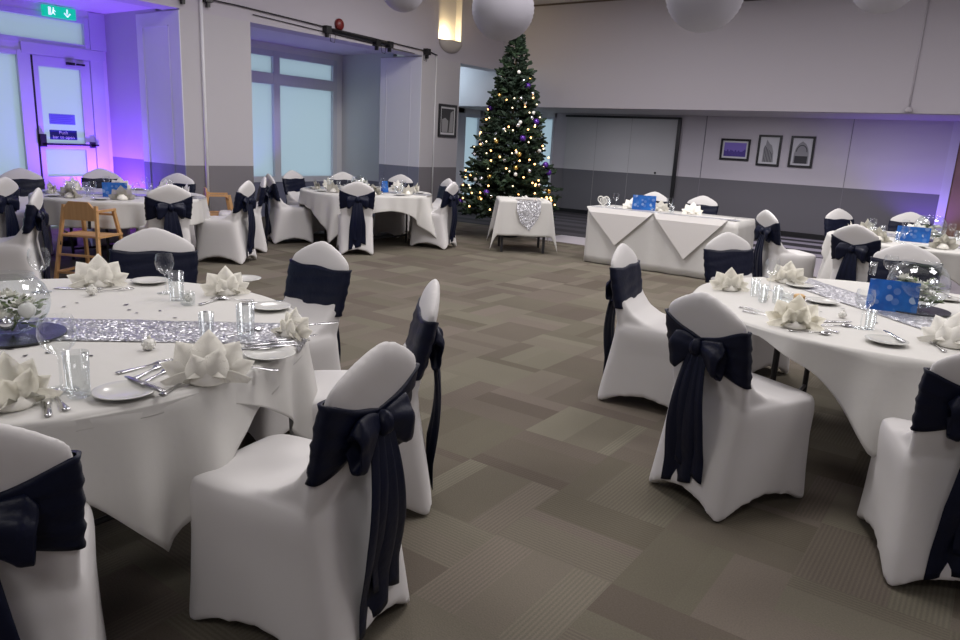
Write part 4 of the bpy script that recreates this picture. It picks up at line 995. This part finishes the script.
# confetti and candle on cake table
for i, (dx, dy) in enumerate(((-.2, .1), (.0, .22), (.2, .05), (.28, -.2))):
    bm = new_bm(); lathe(bm, [(0, 0), (.018, 0), (.018, .022), (0, .022)], 12)
    later(obj('tea_light', bm, 'whiteball', None, False, (-5.72+dx*.8-dy*.5, 9.05+dy*.7+dx*.5, .744)), 'tea', 'small white tea light on the cake table', 'tea lights on the cake table')
# amber candle on near right table
x, y = at(799, 299, ZT2); bm = new_bm(); lathe(bm, [(0, 0), (.03, 0), (.032, .02), (.02, .028), (0, .028)], 16); tag(obj('tea_light', bm, 'bread', None, True, (x, y, ZT2)), 'small amber candle beside the napkins on the near right table', 'candle')

# ================================================================== HIGH CHAIRS
def high_chair():
    t = thing('high_chair', 'wooden high chair', 'high chair'); m = 'wood'
    for sx in (-1, 1):
        for nm, y0, y1 in (('leg', -.24, -.13), ('leg', .24, .12)):
            bm = new_bm(); bar(bm, (sx*.235, y0, 0), (sx*.165, y1, .74 if y0 < 0 else .70), .036, .024, (1, 0, 0)); obj(nm, bm, m, t)
        for q0, q1 in (((.172, -.15, .69), (.17, .14, .69)), ((.195, -.18, .45), (.195, .185, .45)), ((.225, -.22, .10), (.225, .22, .10))):
            bm = new_bm(); bar(bm, (sx*q0[0], *q0[1:]), (sx*q1[0], *q1[1:]), .03, .022); obj('side_rail', bm, m, t)
    bm = new_bm(); pr = [(-.175, .60), (-.165, .70), (-.10, .775), (.10, .775), (.165, .70), (.175, .60)]
    rings(bm, [[(x, -.155+d, z) for x, z in pr] for d in (0, .02)]); obj('backrest', bm, m, t)
    bm = new_bm(); box(bm, -.185, .185, -.17, .13, .44, .458); obj('seat', bm, m, t)
    for z, y, w in ((.10, -.22, .225), (.27, -.205, .205), (.10, .22, .225)): bm = new_bm(); bar(bm, (-w, y, z), (w, y, z), .026, .02); obj('cross_rail', bm, m, t)
    bm = new_bm(); bar(bm, (-.17, .13, .64), (.17, .13, .64), .028, .02); obj('front_rail', bm, m, t)
    bm = new_bm(); tube(bm, [(-.18, -.10, .47), (-.19, -.14, .49), (-.20, -.18, .44), (-.19, -.19, .36)], .010, 6); tube(bm, [(.08, -.12, .66), (.08, -.125, .52)], .014, 6); obj('harness_strap', bm, 'black', t)
    return t
HCK = Kind(high_chair)
x, y = at(84, 269, 0); HCK.put((-7.15, 3.52, 0), atan2(T3[1]-3.52, T3[0]+7.15)-pi/2-.35, 'pale wooden high chair with black strap, in front of the far left table', 'wooden high chairs', 1.0)
HCK.put((-8.22, 5.68, 0), -.5, 'pale wooden high chair half hidden behind the chair by the left pier', 'wooden high chairs', 1.0)

# ================================================================== CHRISTMAS TREE
TX, TY, TH = -6.75, 10.2, 3.18
tr = thing('christmas_tree', 'tall dark green Christmas tree with warm lights in front of the alcove', 'tree', (TX, TY, 0))
bm = new_bm(); tube(bm, [(0, 0, .05), (0, 0, TH-.1)], [.045, .008], 10); obj('trunk', bm, mat('bark', (.06, .04, .025), .9), tr)
bm = new_bm(); lathe(bm, [(0, 0), (.20, 0), (.22, .05), (.16, .16), (0, .18)], 20); obj('stand', bm, 'black', tr)
rnd = random.Random(11)
bA, bB = new_bm(), new_bm(); tips = []
def radius(z):   # overall outline of the tree
    t = (TH-z)/TH; return .05 + .93*t**.95
def sprig(bm, p, d, L):
    d = d.normalized(); u = d.cross(Vector((0, 0, 1)));
    if u.length < .1: u = Vector((1, 0, 0))
    u.normalize(); w = d.cross(u)
    nseg = 3; prev = None
    for i in range(nseg+1):
        t = i/nseg; c = p+d*L*t+Vector((0, 0, .10*L*sin(t*2)))
        r = L*.20*(1-.75*t)+.003
        ring_ = [bm.verts.new(c+(u*cos(a)+w*sin(a))*r*(1.5 if k % 2 == 0 else .55)) for k, a in enumerate([2*pi*q/6+i*.5 for q in range(6)])]
        if prev:
            for k in range(6): bm.faces.new((prev[k], prev[(k+1) % 6], ring_[(k+1) % 6], ring_[k]))
        prev = ring_
    bm.faces.new(prev)
z = .42; lay = 0
while z < TH-.04:
    R_ = radius(z); nb = int(9+16*R_); lay += 1
    for k in range(nb):
        a = 2*pi*k/nb+lay*1.7+rnd.uniform(-.12, .12); ln = R_*rnd.uniform(.78, 1.12); rise = rnd.uniform(-.10, .12)+.10*(z/TH)
        d = Vector((cos(a), sin(a), rise)); base = Vector((0, 0, z+rnd.uniform(-.04, .04))); ns = max(2, int(ln/.085))
        for s in range(ns):
            t = (s+1)/ns; p = base+d*ln*t*.93
            if ln*t < .10 and ln > .3: continue
            bm = bA if rnd.random() < .72 else bB
            for q in range(3):
                dd_ = Vector((cos(a+rnd.uniform(-1.1, 1.1)), sin(a+rnd.uniform(-1.1, 1.1)), rnd.uniform(-.35, .65)))
                sprig(bm, p, dd_, rnd.uniform(.07, .125)*(1 if R_ > .2 else .75))
        tips.append((base+d*ln*.98, a, z))
    z += .072+.045*R_
sprig(bA, Vector((0, 0, TH-.10)), Vector((0, 0, 1)), .16)
for k in range(10): sprig(bA, Vector((0, 0, TH-.16+.012*k)), Vector((cos(k*2.1), sin(k*2.1), .9)), .08)
obj('foliage', bA, 'needle', tr); obj('lighter_tips', bB, 'needle2', tr)
fl = thing('fairy_lights', 'string of warm white fairy lights wound round the Christmas tree', 'string lights', (TX, TY, 0))
cam_dir = Vector((-TX, -TY, 0)).normalized(); vis = []
bmw = new_bm(); pw = []
for k in range(230):
    zz_ = .50+(TH-.62)*(k/230)**1.0; a = k*1.1; R_ = radius(zz_)*.97; pw.append((R_*cos(a), R_*sin(a), zz_))
tube(bmw, pw[::2], .003, 4); obj('wire', bmw, 'needle', fl)
bms = {}
def ballme(key, r, m):
    if key not in bms: bm = new_bm(); ball(bm, (0, 0, 0), r, 10, 7); bms[key] = mesh(key, bm, m)
    return bms[key]
nb = 0
side = Vector((-cam_dir.y, cam_dir.x, 0))
for k in range(96):
    zz_ = .50+(TH-.62)*(1-(1-k/96)**.68) if k < 80 else rnd.uniform(.52, .72)
    a = rnd.uniform(-1.45, 1.45) if k < 80 else rnd.uniform(-1.3, -.1); R_ = radius(zz_)*rnd.uniform(.96, 1.04)+.015
    d = cam_dir*cos(a)+side*sin(a)*-1
    o = obj('bulb', ballme('bulb_warm', .0145, 'bulb') if (rnd.random() < .5 or zz_ < .75) else ballme('bulb_cool', .0125, 'bulb_w'), 0, fl, True); o.location = (d.x*R_, d.y*R_, zz_)
cols = [('purpleball', 'purple', .05), ('silverball', 'silver', .034), ('goldball', 'gold', .04), ('whiteball', 'pearl white', .03)]
names = {}
for k in range(44):
    m_, w, r = cols[(0, 1, 3, 1, 2, 1, 3, 0, 1, 2, 3)[k % 11]]; zz_ = .55+(TH-.8)*(1-(1-((k*.618) % 1)*.97)**.68); a = rnd.uniform(-1.4, 1.4); R_ = radius(zz_)*.98
    d = cam_dir*cos(a)+side*sin(a); o = obj('bauble', ballme('tree_'+m_, r, m_), 0, None, True); o.location = (TX+d.x*R_, TY+d.y*R_, zz_); o['category'] = 'bauble'
    names.setdefault(w, []).append(o)
TOPN = ['topmost', 'second from top', 'third from top', 'fourth from top', 'fifth from top', 'sixth from top', 'seventh from top', 'eighth from top', 'ninth from top', 'tenth from top', 'eleventh from top', 'twelfth from top', 'thirteenth from top', 'fourteenth from top', 'fifteenth from top', 'sixteenth from top', 'seventeenth from top']
for w, L_ in names.items():
    L_.sort(key=lambda o: -o.location.z)
    for i, o in enumerate(L_): o['label'] = '%s bauble on the Christmas tree, %s of the %s ones' % (w, TOPN[i], w); o['group'] = w+' baubles on the tree'

# ------------------------------------------------------------------ labels for repeated tableware
for key, L_ in sets.items():
    bases = {}
    for o, b in L_: bases.setdefault(b, []).append(o)
    for b, os_ in bases.items():
        os_.sort(key=lambda o: px_of(o.location))
        for i, o in enumerate(os_):
            o['label'] = b if len(os_) == 1 else b + ', ' + ORD[min(i, len(ORD)-1)]
